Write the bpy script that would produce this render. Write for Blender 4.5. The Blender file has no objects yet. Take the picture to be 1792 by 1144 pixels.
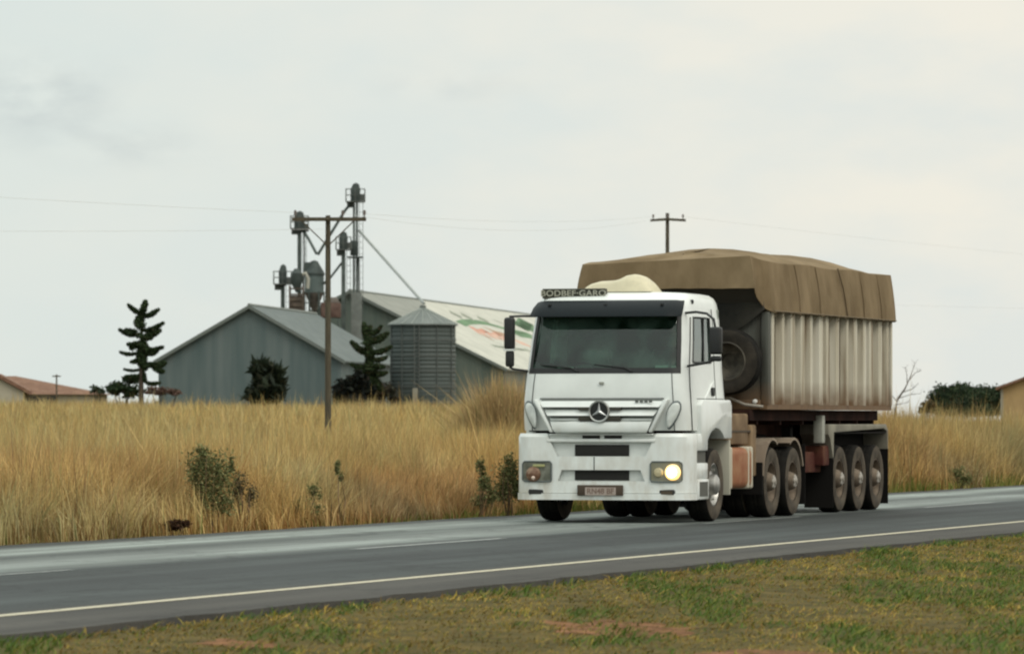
import bpy, bmesh, math, random
import numpy as np
from mathutils import Vector, Matrix
R = math.radians
random.seed(7); rng = np.random.default_rng(11)
scene = bpy.context.scene
C = scene.collection

# ------------------------------------------------------------------ camera
EYE = 1.405; FPX = 9377.0; HZ = 735.0; CX = 896.0          # eye height, focal length in photo pixels, horizon row, centre column
cam_d = bpy.data.cameras.new('camera'); cam = bpy.data.objects.new('camera', cam_d); C.objects.link(cam)
cam.location = (0, 0, EYE); cam.rotation_euler = (R(90), 0, 0)
cam_d.sensor_width = 36; cam_d.lens = FPX/1792*36; cam_d.shift_y = (HZ-572)/1792
cam_d.clip_start = 1; cam_d.clip_end = 30000
cam_d.dof.use_dof = True; cam_d.dof.focus_distance = 74; cam_d.dof.aperture_fstop = 6.3
scene.camera = cam
# ------------------------------------------------------------------ world: overcast sky
SUN_EL, SUN_AZ = R(48), R(140)                               # azimuth measured from +Y towards +X
world = bpy.data.worlds.new('World'); scene.world = world; world.use_nodes = True
nt = world.node_tree; N = nt.nodes; L = nt.links
N.clear()
wo = N.new('ShaderNodeOutputWorld'); bg = N.new('ShaderNodeBackground')
sky = N.new('ShaderNodeTexSky'); sky.sky_type = 'NISHITA'; sky.sun_disc = False
sky.sun_elevation = SUN_EL; sky.sun_rotation = SUN_AZ
tc = N.new('ShaderNodeTexCoord'); sep = N.new('ShaderNodeSeparateXYZ'); L.new(tc.outputs['Generated'], sep.inputs[0])
def math_(op, a, b=None, c=None):
    n = N.new('ShaderNodeMath'); n.operation = op
    for i, v in enumerate((a, b, c)):
        if v is None: continue
        if isinstance(v, (int, float)): n.inputs[i].default_value = v
        else: L.new(v, n.inputs[i])
    return n.outputs[0]
def mixc(fac, a, b):
    n = N.new('ShaderNodeMix'); n.data_type = 'RGBA'
    for s, v in ((0, fac), (6, a), (7, b)):
        if isinstance(v, (int, float)): n.inputs[s].default_value = v
        elif isinstance(v, tuple): n.inputs[s].default_value = (*v, 1)
        else: L.new(v, n.inputs[s])
    return n.outputs[2]
mp = N.new('ShaderNodeMapping'); mp.inputs['Scale'].default_value = (1, 1, 2.2); L.new(tc.outputs['Generated'], mp.inputs[0])
nz = N.new('ShaderNodeTexNoise'); nz.inputs['Scale'].default_value = 14; nz.inputs['Detail'].default_value = 5; nz.inputs['Roughness'].default_value = .55
L.new(mp.outputs[0], nz.inputs['Vector'])
rp = N.new('ShaderNodeMapRange'); rp.inputs[1].default_value = .42; rp.inputs[2].default_value = .62; L.new(nz.outputs[0], rp.inputs[0])
side = N.new('ShaderNodeMapRange'); side.inputs[1].default_value = -.10; side.inputs[2].default_value = .10; L.new(sep.outputs[0], side.inputs[0])
cloud = mixc(side.outputs[0], (.735, .80, .765), (.785, .815, .775))       # cool to the left, creamier to the right
warm = math_('MULTIPLY', rp.outputs[0], math_('MULTIPLY_ADD', side.outputs[0], .75, .12))
cloud = mixc(warm, cloud, (.93, .885, .77))
# a grey cloud scrap low in the west, another small one
def blob(x0, z0, sx, sz):
    dx = math_('DIVIDE', math_('SUBTRACT', sep.outputs[0], x0), sx); dz = math_('DIVIDE', math_('SUBTRACT', sep.outputs[2], z0), sz)
    r2 = math_('ADD', math_('MULTIPLY', dx, dx), math_('MULTIPLY', dz, dz))
    return math_('EXPONENT', math_('MULTIPLY', r2, -1))
n2 = N.new('ShaderNodeTexNoise'); n2.inputs['Scale'].default_value = 75; n2.inputs['Detail'].default_value = 6; L.new(mp.outputs[0], n2.inputs['Vector'])
rp2 = N.new('ShaderNodeMapRange'); rp2.inputs[1].default_value = .42; rp2.inputs[2].default_value = .68; L.new(n2.outputs[0], rp2.inputs[0])
b = math_('ADD', blob(-.089, .060, .013, .007), math_('ADD', math_('MULTIPLY', blob(-.07, .051, .012, .004), .5), math_('MULTIPLY', blob(-.012, .0620, .012, .003), .4)))
cloud = mixc(math_('MULTIPLY', math_('MULTIPLY', b, rp2.outputs[0]), .62), cloud, (.50, .555, .565))
up = N.new('ShaderNodeMapRange'); up.inputs[1].default_value = .08; up.inputs[2].default_value = 1; up.inputs[3].default_value = 1; up.inputs[4].default_value = 1.9; L.new(sep.outputs[2], up.inputs[0])
vm = N.new('ShaderNodeVectorMath'); vm.operation = 'SCALE'; L.new(cloud, vm.inputs[0]); L.new(up.outputs[0], vm.inputs['Scale'])
vs = N.new('ShaderNodeVectorMath'); vs.operation = 'SCALE'; L.new(sky.outputs[0], vs.inputs[0]); vs.inputs['Scale'].default_value = .08
fin = mixc(.94, vs.outputs[0], vm.outputs[0])
L.new(fin, bg.inputs[0]); bg.inputs[1].default_value = 1.0; L.new(bg.outputs[0], wo.inputs[0])
# ------------------------------------------------------------------ sun through thin cloud
sun_d = bpy.data.lights.new('sun', 'SUN'); sun_d.energy = 1.1; sun_d.angle = R(25); sun_d.color = (1, .95, .86)
sun = bpy.data.objects.new('sun', sun_d); C.objects.link(sun)
sdir = Vector((math.sin(SUN_AZ)*math.cos(SUN_EL), math.cos(SUN_AZ)*math.cos(SUN_EL), math.sin(SUN_EL)))
sun.rotation_euler = sdir.to_track_quat('Z', 'Y').to_euler(); sun.location = sdir*300
# ------------------------------------------------------------------ render
scene.render.engine = 'CYCLES'
scene.cycles.use_denoising = True
scene.cycles.max_bounces = 8; scene.cycles.transparent_max_bounces = 12
scene.cycles.pixel_filter_type = 'BLACKMAN_HARRIS'; scene.cycles.filter_width = 2.2
vw = scene.view_settings; vw.view_transform = 'Standard'; vw.look = 'None'; vw.exposure = 0; vw.gamma = 1
# ================================================================== helpers
def tag(o, label=None, cat=None, group=None, kind=None):
    if label: o['label'] = label
    if cat: o['category'] = cat
    if group: o['group'] = group
    if kind: o['kind'] = kind
    return o
def empty(name, loc=(0, 0, 0), rz=0, parent=None):
    o = bpy.data.objects.new(name, None); C.objects.link(o); o.location = loc; o.rotation_euler = (0, 0, rz)
    o.empty_display_size = .3
    if parent: o.parent = parent
    return o
def mat(name, col, rough=.6, metal=0, var=0, scale=3, stretch=(1, 1, 1), col2=None, lo=.4, hi=.65, bump=0, bscale=40, spec=.5, coat=0, detail=5):
    m = bpy.data.materials.new(name); m.use_nodes = True; nt = m.node_tree; p = nt.nodes['Principled BSDF']
    p.inputs['Base Color'].default_value = (*col, 1); p.inputs['Roughness'].default_value = rough; p.inputs['Metallic'].default_value = metal
    p.inputs['Specular IOR Level'].default_value = spec; p.inputs['Coat Weight'].default_value = coat
    t = nt.nodes.new('ShaderNodeTexCoord'); mp = nt.nodes.new('ShaderNodeMapping'); mp.inputs['Scale'].default_value = stretch
    nt.links.new(t.outputs['Object'], mp.inputs[0])
    if col2 is not None or var:
        nz = nt.nodes.new('ShaderNodeTexNoise'); nz.inputs['Scale'].default_value = scale; nz.inputs['Detail'].default_value = detail; nz.inputs['Roughness'].default_value = .6
        nt.links.new(mp.outputs[0], nz.inputs['Vector'])
        r = nt.nodes.new('ShaderNodeValToRGB'); r.color_ramp.elements[0].position = lo; r.color_ramp.elements[1].position = hi
        c2 = col2 if col2 is not None else tuple(min(1, c*(1+var)) for c in col)
        c1 = col if col2 is not None else tuple(c*(1-var) for c in col)
        r.color_ramp.elements[0].color = (*c1, 1); r.color_ramp.elements[1].color = (*c2, 1)
        nt.links.new(nz.outputs[0], r.inputs[0]); nt.links.new(r.outputs[0], p.inputs['Base Color'])
    if bump:
        nb = nt.nodes.new('ShaderNodeTexNoise'); nb.inputs['Scale'].default_value = bscale; nb.inputs['Detail'].default_value = 4
        nt.links.new(mp.outputs[0], nb.inputs['Vector'])
        bp = nt.nodes.new('ShaderNodeBump'); bp.inputs['Strength'].default_value = bump; bp.inputs['Distance'].default_value = .02
        nt.links.new(nb.outputs[0], bp.inputs['Height']); nt.links.new(bp.outputs[0], p.inputs['Normal'])
    return m
def attr_mat(name, rough=.8, trans=0.0, spec=.2):
    m = bpy.data.materials.new(name); m.use_nodes = True; nt = m.node_tree; p = nt.nodes['Principled BSDF']
    a = nt.nodes.new('ShaderNodeAttribute'); a.attribute_name = 'Col'
    nt.links.new(a.outputs['Color'], p.inputs['Base Color']); p.inputs['Roughness'].default_value = rough; p.inputs['Specular IOR Level'].default_value = spec
    if trans:
        tr = nt.nodes.new('ShaderNodeBsdfTranslucent'); mx = nt.nodes.new('ShaderNodeMixShader'); mx.inputs[0].default_value = trans
        nt.links.new(a.outputs['Color'], tr.inputs[0]); out = nt.nodes['Material Output']
        nt.links.new(p.outputs[0], mx.inputs[1]); nt.links.new(tr.outputs[0], mx.inputs[2]); nt.links.new(mx.outputs[0], out.inputs[0])
    return m
class MB:
    def __init__(s): s.v = []; s.f = []; s.mi = []
    def add(s, vs, fs, mi=0):
        o = len(s.v); s.v += [tuple(p) for p in vs]; s.f += [tuple(i+o for i in f) for f in fs]; s.mi += [mi]*len(fs); return s
    def box(s, x0, x1, y0, y1, z0, z1, mi=0):
        return s.add([(x0,y0,z0),(x1,y0,z0),(x1,y1,z0),(x0,y1,z0),(x0,y0,z1),(x1,y0,z1),(x1,y1,z1),(x0,y1,z1)],
            [(0,3,2,1),(4,5,6,7),(0,1,5,4),(1,2,6,5),(2,3,7,6),(3,0,4,7)], mi)
    def loft(s, rings, closed=True, cap0=False, cap1=False, mi=0):
        n = len(rings[0]); vs = [p for r in rings for p in r]; fs = []
        for i in range(len(rings)-1):
            for j in range(n if closed else n-1):
                k = (j+1) % n; fs.append((i*n+j, i*n+k, (i+1)*n+k, (i+1)*n+j))
        if cap0: fs.append(tuple(range(n-1, -1, -1)))
        if cap1: fs.append(tuple((len(rings)-1)*n+j for j in range(n)))
        return s.add(vs, fs, mi)
    def tube(s, pts, r, n=8, mi=0, cap=True):
        pts = [Vector(p) for p in pts]; rs = r if isinstance(r, (list, tuple)) else [r]*len(pts); rings = []
        for i, p in enumerate(pts):
            d = (pts[min(i+1, len(pts)-1)]-pts[max(i-1, 0)]).normalized()
            a = Vector((0, 0, 1)) if abs(d.z) < .9 else Vector((1, 0, 0))
            u = d.cross(a).normalized(); w = d.cross(u)
            rings.append([p+(u*math.cos(t)+w*math.sin(t))*rs[i] for t in [2*math.pi*k/n for k in range(n)]])
        return s.loft(rings, True, cap, cap, mi)
    def lathe(s, prof, axis='z', c=(0, 0, 0), n=32, mi=0, cap0=False, cap1=False):
        rings = []
        for r, h in prof:
            ring = []
            for k in range(n):
                t = 2*math.pi*k/n; a, b_ = r*math.cos(t), r*math.sin(t)
                q = {'z': (a, b_, h), 'x': (h, a, b_), 'y': (a, h, b_)}[axis]
                ring.append((q[0]+c[0], q[1]+c[1], q[2]+c[2]))
            rings.append(ring)
        return s.loft(rings, True, cap0, cap1, mi)
    def prism(s, poly, a0, a1, axis='x', mi=0):
        f = {'x': lambda p, a: (a, p[0], p[1]), 'y': lambda p, a: (p[0], a, p[1]), 'z': lambda p, a: (p[0], p[1], a)}[axis]
        return s.loft([[f(p, a0) for p in poly], [f(p, a1) for p in poly]], True, True, True, mi)
    def build(s, name, mats, parent=None, bevel=0, smooth=False, seg=2, solid=0, angle=35, loc=None):
        me = bpy.data.meshes.new(name); me.from_pydata(s.v, [], s.f)
        mats = mats if isinstance(mats, (list, tuple)) else [mats]
        for m in mats: me.materials.append(m)
        if len(mats) > 1: me.polygons.foreach_set('material_index', s.mi)
        bm = bmesh.new(); bm.from_mesh(me); bmesh.ops.recalc_face_normals(bm, faces=bm.faces); bm.to_mesh(me); bm.free()
        if smooth or bevel: me.polygons.foreach_set('use_smooth', [True]*len(me.polygons))
        o = bpy.data.objects.new(name, me); C.objects.link(o)
        if parent: o.parent = parent
        if loc: o.location = loc
        if solid:
            md = o.modifiers.new('s', 'SOLIDIFY'); md.thickness = solid; md.offset = -1
        if bevel:
            md = o.modifiers.new('b', 'BEVEL'); md.width = bevel; md.segments = seg; md.limit_method = 'ANGLE'; md.angle_limit = R(30)
        if smooth or bevel:
            md = o.modifiers.new('e', 'EDGE_SPLIT'); md.split_angle = R(angle)
        return o
def copy_obj(o, parent=None, loc=None):
    c = o.copy(); C.objects.link(c)
    if parent: c.parent = parent
    if loc is not None: c.location = loc
    return c
def copy_tree(o, parent=None):
    c = o.copy(); C.objects.link(c); c.parent = parent
    for ch in list(o.children): copy_tree(ch, c)
    return c
def at(px, Y): return (px-CX)/FPX*Y                        # world X of a photo column at a distance
def zat(py, Y): return EYE-(py-HZ)/FPX*Y
# value noise on the plan
_tab = rng.random((256, 256))
def vn(x, y):
    xi = np.floor(x).astype(int); yi = np.floor(y).astype(int); fx = x-xi; fy = y-yi
    fx = fx*fx*(3-2*fx); fy = fy*fy*(3-2*fy); g = lambda a, b_: _tab[a % 256, b_ % 256]
    return (g(xi, yi)*(1-fx)+g(xi+1, yi)*fx)*(1-fy)+(g(xi, yi+1)*(1-fx)+g(xi+1, yi+1)*fx)*fy
def fbm(x, y, o=4):
    s = 0; a = .5
    for k in range(o): s = s+a*vn(x*2**k+17*k, y*2**k+31*k); a *= .5
    return s/(1-.5**o)
# ================================================================== ground
TH = R(16.7); cT, sT = math.cos(TH), math.sin(TH)
def lat(X, Y): return -(X+3.68)*cT+(Y-38.5)*sT              # distance beyond the near edge line
def along(X, Y): return (X+3.68)*sT+(Y-38.5)*cT
def road_pt(a, d): return (-3.68+a*sT-d*cT, 38.5+a*cT+d*sT)
sm = lambda t: np.clip(t, 0, 1)**2*(3-2*np.clip(t, 0, 1))
NEAR, FAR = -1.3, 8.25
def ground_z(X, Y):
    X = np.asarray(X, float); Y = np.asarray(Y, float); d = lat(X, Y)
    px = X/np.maximum(Y, 1)*FPX+CX
    f = 1-.78*sm((px-900)/650)
    rise = np.interp(Y, [70, 100, 170, 250, 350, 450, 650, 1000], [0, .05, .2, .9, 1.55, 1.95, 1.95, 0])*f*sm((d-8)/14)
    near = -.05-.10*sm((-d-1.3)/4)+.10*(fbm(X*.5, Y*.3)-.5)*sm((-d-1.3)/1.5)
    return np.where(d < NEAR, near, np.where(d > FAR, -.04+rise, -.10))
def px_at_d(px, d):                                         # point on the column px at lateral distance d
    k = (px-CX)/FPX; Y = (d+3.68*cT+38.5*sT)/(sT-k*cT); return k*Y, Y
def np_mesh(name, V, F, mats, parent=None, col=None, smooth=False):
    me = bpy.data.meshes.new(name); V = np.asarray(V, np.float32); n = len(V)
    me.vertices.add(n); me.vertices.foreach_set('co', V.ravel())
    tot = sum(f.size for f in F); cnt = [f.shape for f in F]
    me.loops.add(tot); me.loops.foreach_set('vertex_index', np.concatenate([f.ravel() for f in F]).astype(np.int32))
    ltot = np.concatenate([np.full(a, b_) for a, b_ in cnt]); lst = np.concatenate([[0], np.cumsum(ltot)[:-1]])
    me.polygons.add(len(ltot)); me.polygons.foreach_set('loop_start', lst.astype(np.int32)); me.polygons.foreach_set('loop_total', ltot.astype(np.int32))
    if col is not None:
        a = me.color_attributes.new('Col', 'FLOAT_COLOR', 'POINT')
        a.data.foreach_set('color', np.concatenate([col, np.ones((n, 1))], 1).astype(np.float32).ravel())
    me.update(calc_edges=True); me.validate()
    if smooth: me.polygons.foreach_set('use_smooth', [True]*len(me.polygons))
    for m in (mats if isinstance(mats, (list, tuple)) else [mats]): me.materials.append(m)
    o = bpy.data.objects.new(name, me); C.objects.link(o)
    if parent: o.parent = parent
    return o
def grid_faces(nr, nc):
    i = np.arange(nr-1)[:, None]*nc+np.arange(nc-1)[None, :]
    return np.stack([i, i+1, i+nc+1, i+nc], -1).reshape(-1, 4)
M_ground = mat('soil_and_dry_grass', (.060, .050, .014), .95, var=.0, scale=2.2, col2=(.125, .092, .028), spec=.1, detail=8)
def make_ground():
    a = np.concatenate([[-6000, -2500, -900, -400, -150, -60], np.arange(-36, 110, .8), np.arange(110, 420, 6), [440, 500, 600, 800, 1200, 2000, 4000, 9000]])
    d = np.concatenate([[-6000, -2000, -600, -200, -80, -40, -20], np.arange(-14, -1.4, .45), [-1.32, -1.28, 0, 4, 8.2, 8.27, 9], np.arange(10, 30, 1.5), np.arange(30, 140, 5), np.arange(140, 500, 15), [550, 700, 1000, 2000, 5000, 9000]])
    A, D = np.meshgrid(a, d, indexing='ij'); X = -3.68+A*sT-D*cT; Y = 38.5+A*cT+D*sT
    Z = ground_z(X, Y)
    o = np_mesh('ground', np.stack([X, Y, Z], -1).reshape(-1, 3), [grid_faces(*X.shape)], M_ground, smooth=True); tag(o, kind='structure')
make_ground()
# ------------------------------------------------------------------ road
def road_material():
    m = bpy.data.materials.new('worn_asphalt'); m.use_nodes = True; nt = m.node_tree; p = nt.nodes['Principled BSDF']; n = nt.nodes; l = nt.links
    t = n.new('ShaderNodeTexCoord'); mp = n.new('ShaderNodeMapping'); mp.inputs['Scale'].default_value = (1, .035, 1); l.new(t.outputs['Object'], mp.inputs[0])
    a = n.new('ShaderNodeTexNoise'); a.inputs['Scale'].default_value = 2.2; a.inputs['Detail'].default_value = 7; l.new(mp.outputs[0], a.inputs['Vector'])
    s = n.new('ShaderNodeSeparateXYZ'); l.new(t.outputs['Object'], s.inputs[0])
    # x in the road's own frame = minus the lateral distance; polished pale wheel tracks in the far lane, darker near lane
    cr = n.new('ShaderNodeValToRGB'); mr = n.new('ShaderNodeMapRange'); mr.inputs[1].default_value = -8.4; mr.inputs[2].default_value = 1.4; l.new(s.outputs[0], mr.inputs[0])
    e = cr.color_ramp.elements; e[0].position = 0; e[0].color = (.055, .060, .055, 1); e[1].position = 1; e[1].color = (.054, .050, .042, 1)
    for dd, c in ((7.75, (.06, .066, .06)), (7.3, (.235, .265, .245)), (6.7, (.235, .265, .245)), (6.2, (.105, .12, .112)), (5.6, (.11, .125, .116)), (5.2, (.225, .25, .235)), (4.4, (.19, .215, .20)), (3.8, (.036, .043, .042)),
                  (2.9, (.044, .052, .051)), (2.3, (.031, .037, .037)), (1.2, (.046, .055, .054)), (.45, (.036, .043, .042)), (-.1, (.058, .055, .047))):
        q = e.new((-dd+8.4)/9.8); q.color = (*c, 1)
    l.new(mr.outputs[0], cr.inputs[0])
    mx = n.new('ShaderNodeMix'); mx.data_type = 'RGBA'; mx.blend_type = 'MULTIPLY'; mx.inputs[0].default_value = .8
    r2 = n.new('ShaderNodeMapRange'); r2.inputs[1].default_value = .3; r2.inputs[2].default_value = .7; r2.inputs[3].default_value = .5; r2.inputs[4].default_value = 1.4; l.new(a.outputs[0], r2.inputs[0])
    l.new(cr.outputs[0], mx.inputs[6]); l.new(r2.outputs[0], mx.inputs[7]); 
    g = n.new('ShaderNodeTexNoise'); g.inputs['Scale'].default_value = 60; g.inputs['Detail'].default_value = 3; l.new(t.outputs['Object'], g.inputs['Vector'])
    r3 = n.new('ShaderNodeMapRange'); r3.inputs[1].default_value = .3; r3.inputs[2].default_value = .7; r3.inputs[3].default_value = .75; r3.inputs[4].default_value = 1.25; l.new(g.outputs[0], r3.inputs[0])
    m2 = n.new('ShaderNodeMix'); m2.data_type = 'RGBA'; m2.blend_type = 'MULTIPLY'; m2.inputs[0].default_value = 1; l.new(mx.outputs[2], m2.inputs[6]); l.new(r3.outputs[0], m2.inputs[7])
    v = n.new('ShaderNodeTexVoronoi'); v.feature = 'DISTANCE_TO_EDGE'; v.inputs['Scale'].default_value = .55; mpv = n.new('ShaderNodeMapping'); mpv.inputs['Scale'].default_value = (1, .4, 1); dn = n.new('ShaderNodeTexNoise'); dn.inputs['Scale'].default_value = 1.5; ad = n.new('ShaderNodeVectorMath'); ad.operation = 'MULTIPLY_ADD'; l.new(t.outputs['Object'], mpv.inputs[0]); l.new(t.outputs['Object'], dn.inputs['Vector']); l.new(dn.outputs[1], ad.inputs[0]); ad.inputs[1].default_value = (1.2, 1.2, 0); l.new(mpv.outputs[0], ad.inputs[2]); l.new(ad.outputs[0], v.inputs['Vector'])
    rc = n.new('ShaderNodeMapRange'); rc.inputs[1].default_value = .004; rc.inputs[2].default_value = .018; rc.inputs[3].default_value = .62; rc.inputs[4].default_value = 1; l.new(v.outputs[0], rc.inputs[0])
    pn = n.new('ShaderNodeTexNoise'); pn.inputs['Scale'].default_value = .45; pn.inputs['Detail'].default_value = 3; l.new(mpv.outputs[0], pn.inputs['Vector']); rpn = n.new('ShaderNodeMapRange'); rpn.inputs[1].default_value = .35; rpn.inputs[2].default_value = .65; rpn.inputs[3].default_value = .78; rpn.inputs[4].default_value = 1.1; l.new(pn.outputs[0], rpn.inputs[0])
    mm = n.new('ShaderNodeMath'); mm.operation = 'MULTIPLY'; l.new(rc.outputs[0], mm.inputs[0]); l.new(rpn.outputs[0], mm.inputs[1])
    m4 = n.new('ShaderNodeMix'); m4.data_type = 'RGBA'; m4.blend_type = 'MULTIPLY'; m4.inputs[0].default_value = 1; l.new(m2.outputs[2], m4.inputs[6]); l.new(mm.outputs[0], m4.inputs[7]); m2 = m4
    l.new(m2.outputs[2], p.inputs['Base Color']); p.inputs['Roughness'].default_value = .72; p.inputs['Specular IOR Level'].default_value = .22
    bp = n.new('ShaderNodeBump'); bp.inputs['Strength'].default_value = .5; bp.inputs['Distance'].default_value = .01; l.new(g.outputs[0], bp.inputs['Height']); l.new(bp.outputs[0], p.inputs['Normal'])
    return m
ROAD_LOC, ROAD_RZ = (-3.68, 38.5, 0), -TH                   # the road's own frame: x = -lateral, y = along
def road_frame(o): o.location = ROAD_LOC; o.rotation_euler = (0, 0, ROAD_RZ); return o
rb = MB(); ed = random.Random(3); ya = [-900, -300, -100]+list(np.arange(-40, 130, .7))+[200, 500, 1500]
xr = [(1.22+ed.uniform(-.06, .06)) for _ in ya]; xl = [-8.25+ed.uniform(-.07, .07) for _ in ya]
rb.loft([[(xl[i], y, -.08), (xl[i], y, -.004), (-8.0, y, 0), (-4, y, .0), (0, y, 0), (1.0, y, 0), (xr[i], y, -.006), (xr[i]+.02, y, -.11)] for i, y in enumerate(ya)], closed=False)
tag(road_frame(rb.build('road', road_material())), kind='structure')
M_line = mat('worn_yellow_paint', (.20, .185, .14), .6, col2=(.50, .455, .32), scale=7, lo=.33, hi=.47, detail=8)
M_dash = mat('worn_white_paint', (.13, .145, .135), .6, col2=(.33, .35, .33), scale=5, lo=.38, hi=.66, detail=8)
lb = MB(); lb.add([(-.075, -500, .004), (.075, -500, .004), (.075, 900, .004), (-.075, 900, .004)], [(0, 1, 2, 3)])
tag(road_frame(lb.build('edge_line', M_line)), kind='structure')
for y0, w in ((5.6, .04), (19.6, .07), (34.6, .05), (48.6, .06), (62.6, .06), (76.6, .06)):
    q = MB(); q.add([(-w, 0, .004), (w, 0, .004), (w, 5.6, .004), (-w, 5.6, .004)], [(0, 1, 2, 3)])
    o = road_frame(q.build('lane_dash', M_dash)); o.location = (*road_pt(y0, 3.83), 0); tag(o, kind='structure')
# ================================================================== grass
def blades(P, H, W, yaw, lean, bend, col, z0):
    n = len(P); dx, dy = np.cos(yaw), np.sin(yaw)           # lean direction
    wx, wy = -np.sin(yaw+rng.normal(0, .9, n)), np.cos(yaw+rng.normal(0, .9, n))
    V = np.zeros((n, 5, 3)); Cc = np.repeat(col[:, None, :], 5, 1)
    for i, (t, wf) in enumerate(((0, .8), (.5, 1.0), (1, 0))):
        off = (lean*t+bend*t*t)*H; zz = z0+H*t*(1-.25*np.abs(bend)*t)
        cx, cy = P[:, 0]+dx*off, P[:, 1]+dy*off
        if i < 2:
            V[:, 2*i] = np.stack([cx-wx*W*wf/2, cy-wy*W*wf/2, zz], -1); V[:, 2*i+1] = np.stack([cx+wx*W*wf/2, cy+wy*W*wf/2, zz], -1)
        else: V[:, 4] = np.stack([cx, cy, zz], -1)
    b0 = np.arange(n)[:, None]*5
    return V.reshape(-1, 3), b0+np.array([0, 1, 3, 2]), b0+np.array([2, 3, 4]), Cc.reshape(-1, 3)
def pick(cols, w, n):
    c = np.array(cols); return c[rng.choice(len(c), n, p=np.array(w)/sum(w))]
def tall_grass():
    PX = []; 
    def sample(n, d0, d1, a0, a1):
        d = rng.uniform(d0, d1, n); a = rng.uniform(a0, a1, n); X, Y = -3.68+a*sT-d*cT, 38.5+a*cT+d*sT
        return X, Y, d
    Xs, Ys, Ds = [], [], []
    for n, d0, d1, a0, a1 in ((60000, 8.35, 10, 12, 92), (110000, 10, 16, 12, 98), (60000, 16, 30, 10, 120)):
        X, Y, d = sample(n, d0, d1, a0, a1); k = np.abs(X) < .1*Y+3.5; Xs.append(X[k]); Ys.append(Y[k]); Ds.append(d[k])
    n = 190000; Y = 80+(470-80)*rng.random(n)**1.35; X = rng.uniform(-1, 1, n)*(.1*Y+6); d = lat(X, Y); k = d > 22
    k &= ~((Y > 395) & (np.abs(X+14) < 13) & (Y < 440)); k &= ~((Y > 300) & (X > 27))
    Xs.append(X[k]); Ys.append(Y[k]); Ds.append(d[k])
    X = np.concatenate(Xs); Y = np.concatenate(Ys); d = np.concatenate(Ds); n = len(X)
    f1 = fbm(X*.22, Y*.16); f2 = fbm(X*.9+50, Y*.5+9)
    cl = vn(X*2.6+5, Y*.9+8); cl2 = vn(X*5.5+70, Y*1.7+3); ca = vn(X*1.7+33, Y*.6+61)       # tussocks: height, tone and lean go by clump
    edge = sm((d-8.3)/1.6)
    px = X/Y*FPX+CX
    right = sm((px-1350)/250)
    low = sm((px-520)/160)*(1-sm((px-905)/60))*(1-sm((d-10.5)/3))                          # shorter brown growth at the road edge near the truck
    H = (.42+.50*f1+.30*f2+.42*cl+.14*cl2)*(.50+.50*edge)*(1+.30*right)*(1-.30*low)*rng.uniform(.66, 1.18, n)
    stalk = rng.random(n) < .05; H = np.where(stalk, H*np.where(Y > 150, 1.5, 1.25), H); H = H*np.where(Y > 150, .72+.5*vn(X*.45+8, Y*.25), 1)
    W = np.maximum(.0105, Y*.000115)*rng.uniform(.5, 1.5, n)
    col = pick([(.55, .43, .185), (.43, .33, .14), (.64, .52, .245), (.30, .225, .10), (.36, .245, .115), (.34, .33, .14)], [4, 4, 2.5, 1.8, 1.6, 1.6], n)
    tone = (.44+.46*fbm(X*.35+7, Y*.12+3)+.40*cl2+.22*vn(X*9+3, Y*2+19)+.10*vn(X*.9, Y*.3+77))
    col = col*tone[:, None]*rng.uniform(.88, 1.12, (n, 1))*1.0*np.array([1.0, .935, .88])*(1-.16*right)[:, None]
    hue = fbm(X*.5+140, Y*.25+60)-.5; col = col*(1+hue[:, None]*np.array([.45, .0, -.6]))
    red = np.clip(np.clip((fbm(X*.15+90, Y*.1+40)-.55)*4, 0, 1)*(d < 20)*.6+low*.75, 0, 1); col = col*(1-red[:, None]*np.array([.24, .38, .34]))
    litter = (rng.random(n) < .55*np.clip(1-(d-8.3)/1.3, 0, 1)); col[litter] *= np.array([.62, .50, .42]); H[litter] *= .6
    twig = (rng.random(n) < .03*(d < 16)); col[twig] = pick([(.12, .075, .04), (.09, .075, .04), (.16, .10, .05)], [1, 1, 1], twig.sum())
    green = (rng.random(n) < (.85*np.clip(1-(d-8.3)/.9, 0, 1)*sm((px-560)/150)*np.clip((fbm(along(X, Y)*.35, d*0+13)-.30)*4, .15, 1))) | (rng.random(n) < np.clip(.80-(d-8.35)/1.2, 0, .75)*np.clip((fbm(along(X, Y)*.22, d*0+3)-.36)*4, .08, 1)*(.30+.70*sm((px-450)/200))) | (rng.random(n) < .03*(d < 12))
    col[green] = pick([(.11, .155, .028), (.17, .20, .045), (.26, .24, .06)], [1, 1, 1], green.sum())*rng.uniform(.7, 1.2, (green.sum(), 1)); H[green] *= np.where(d[green] < 9.6, .45, .8)
    V, Q, T, Cc = blades(np.stack([X, Y], -1), H, W, ca*9+rng.normal(0, .9, n), rng.normal(.06, .15, n), np.abs(rng.normal(0, .36, n)), col, ground_z(X, Y)-.03)
    tag(np_mesh('tall_dry_grass', V, [Q, T], attr_mat('dry_grass_blades', .75, .25), col=Cc), 'tall straw-coloured dry grass filling the field beyond the road', 'dry grass', kind='stuff')
    return
tall_grass()
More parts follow.
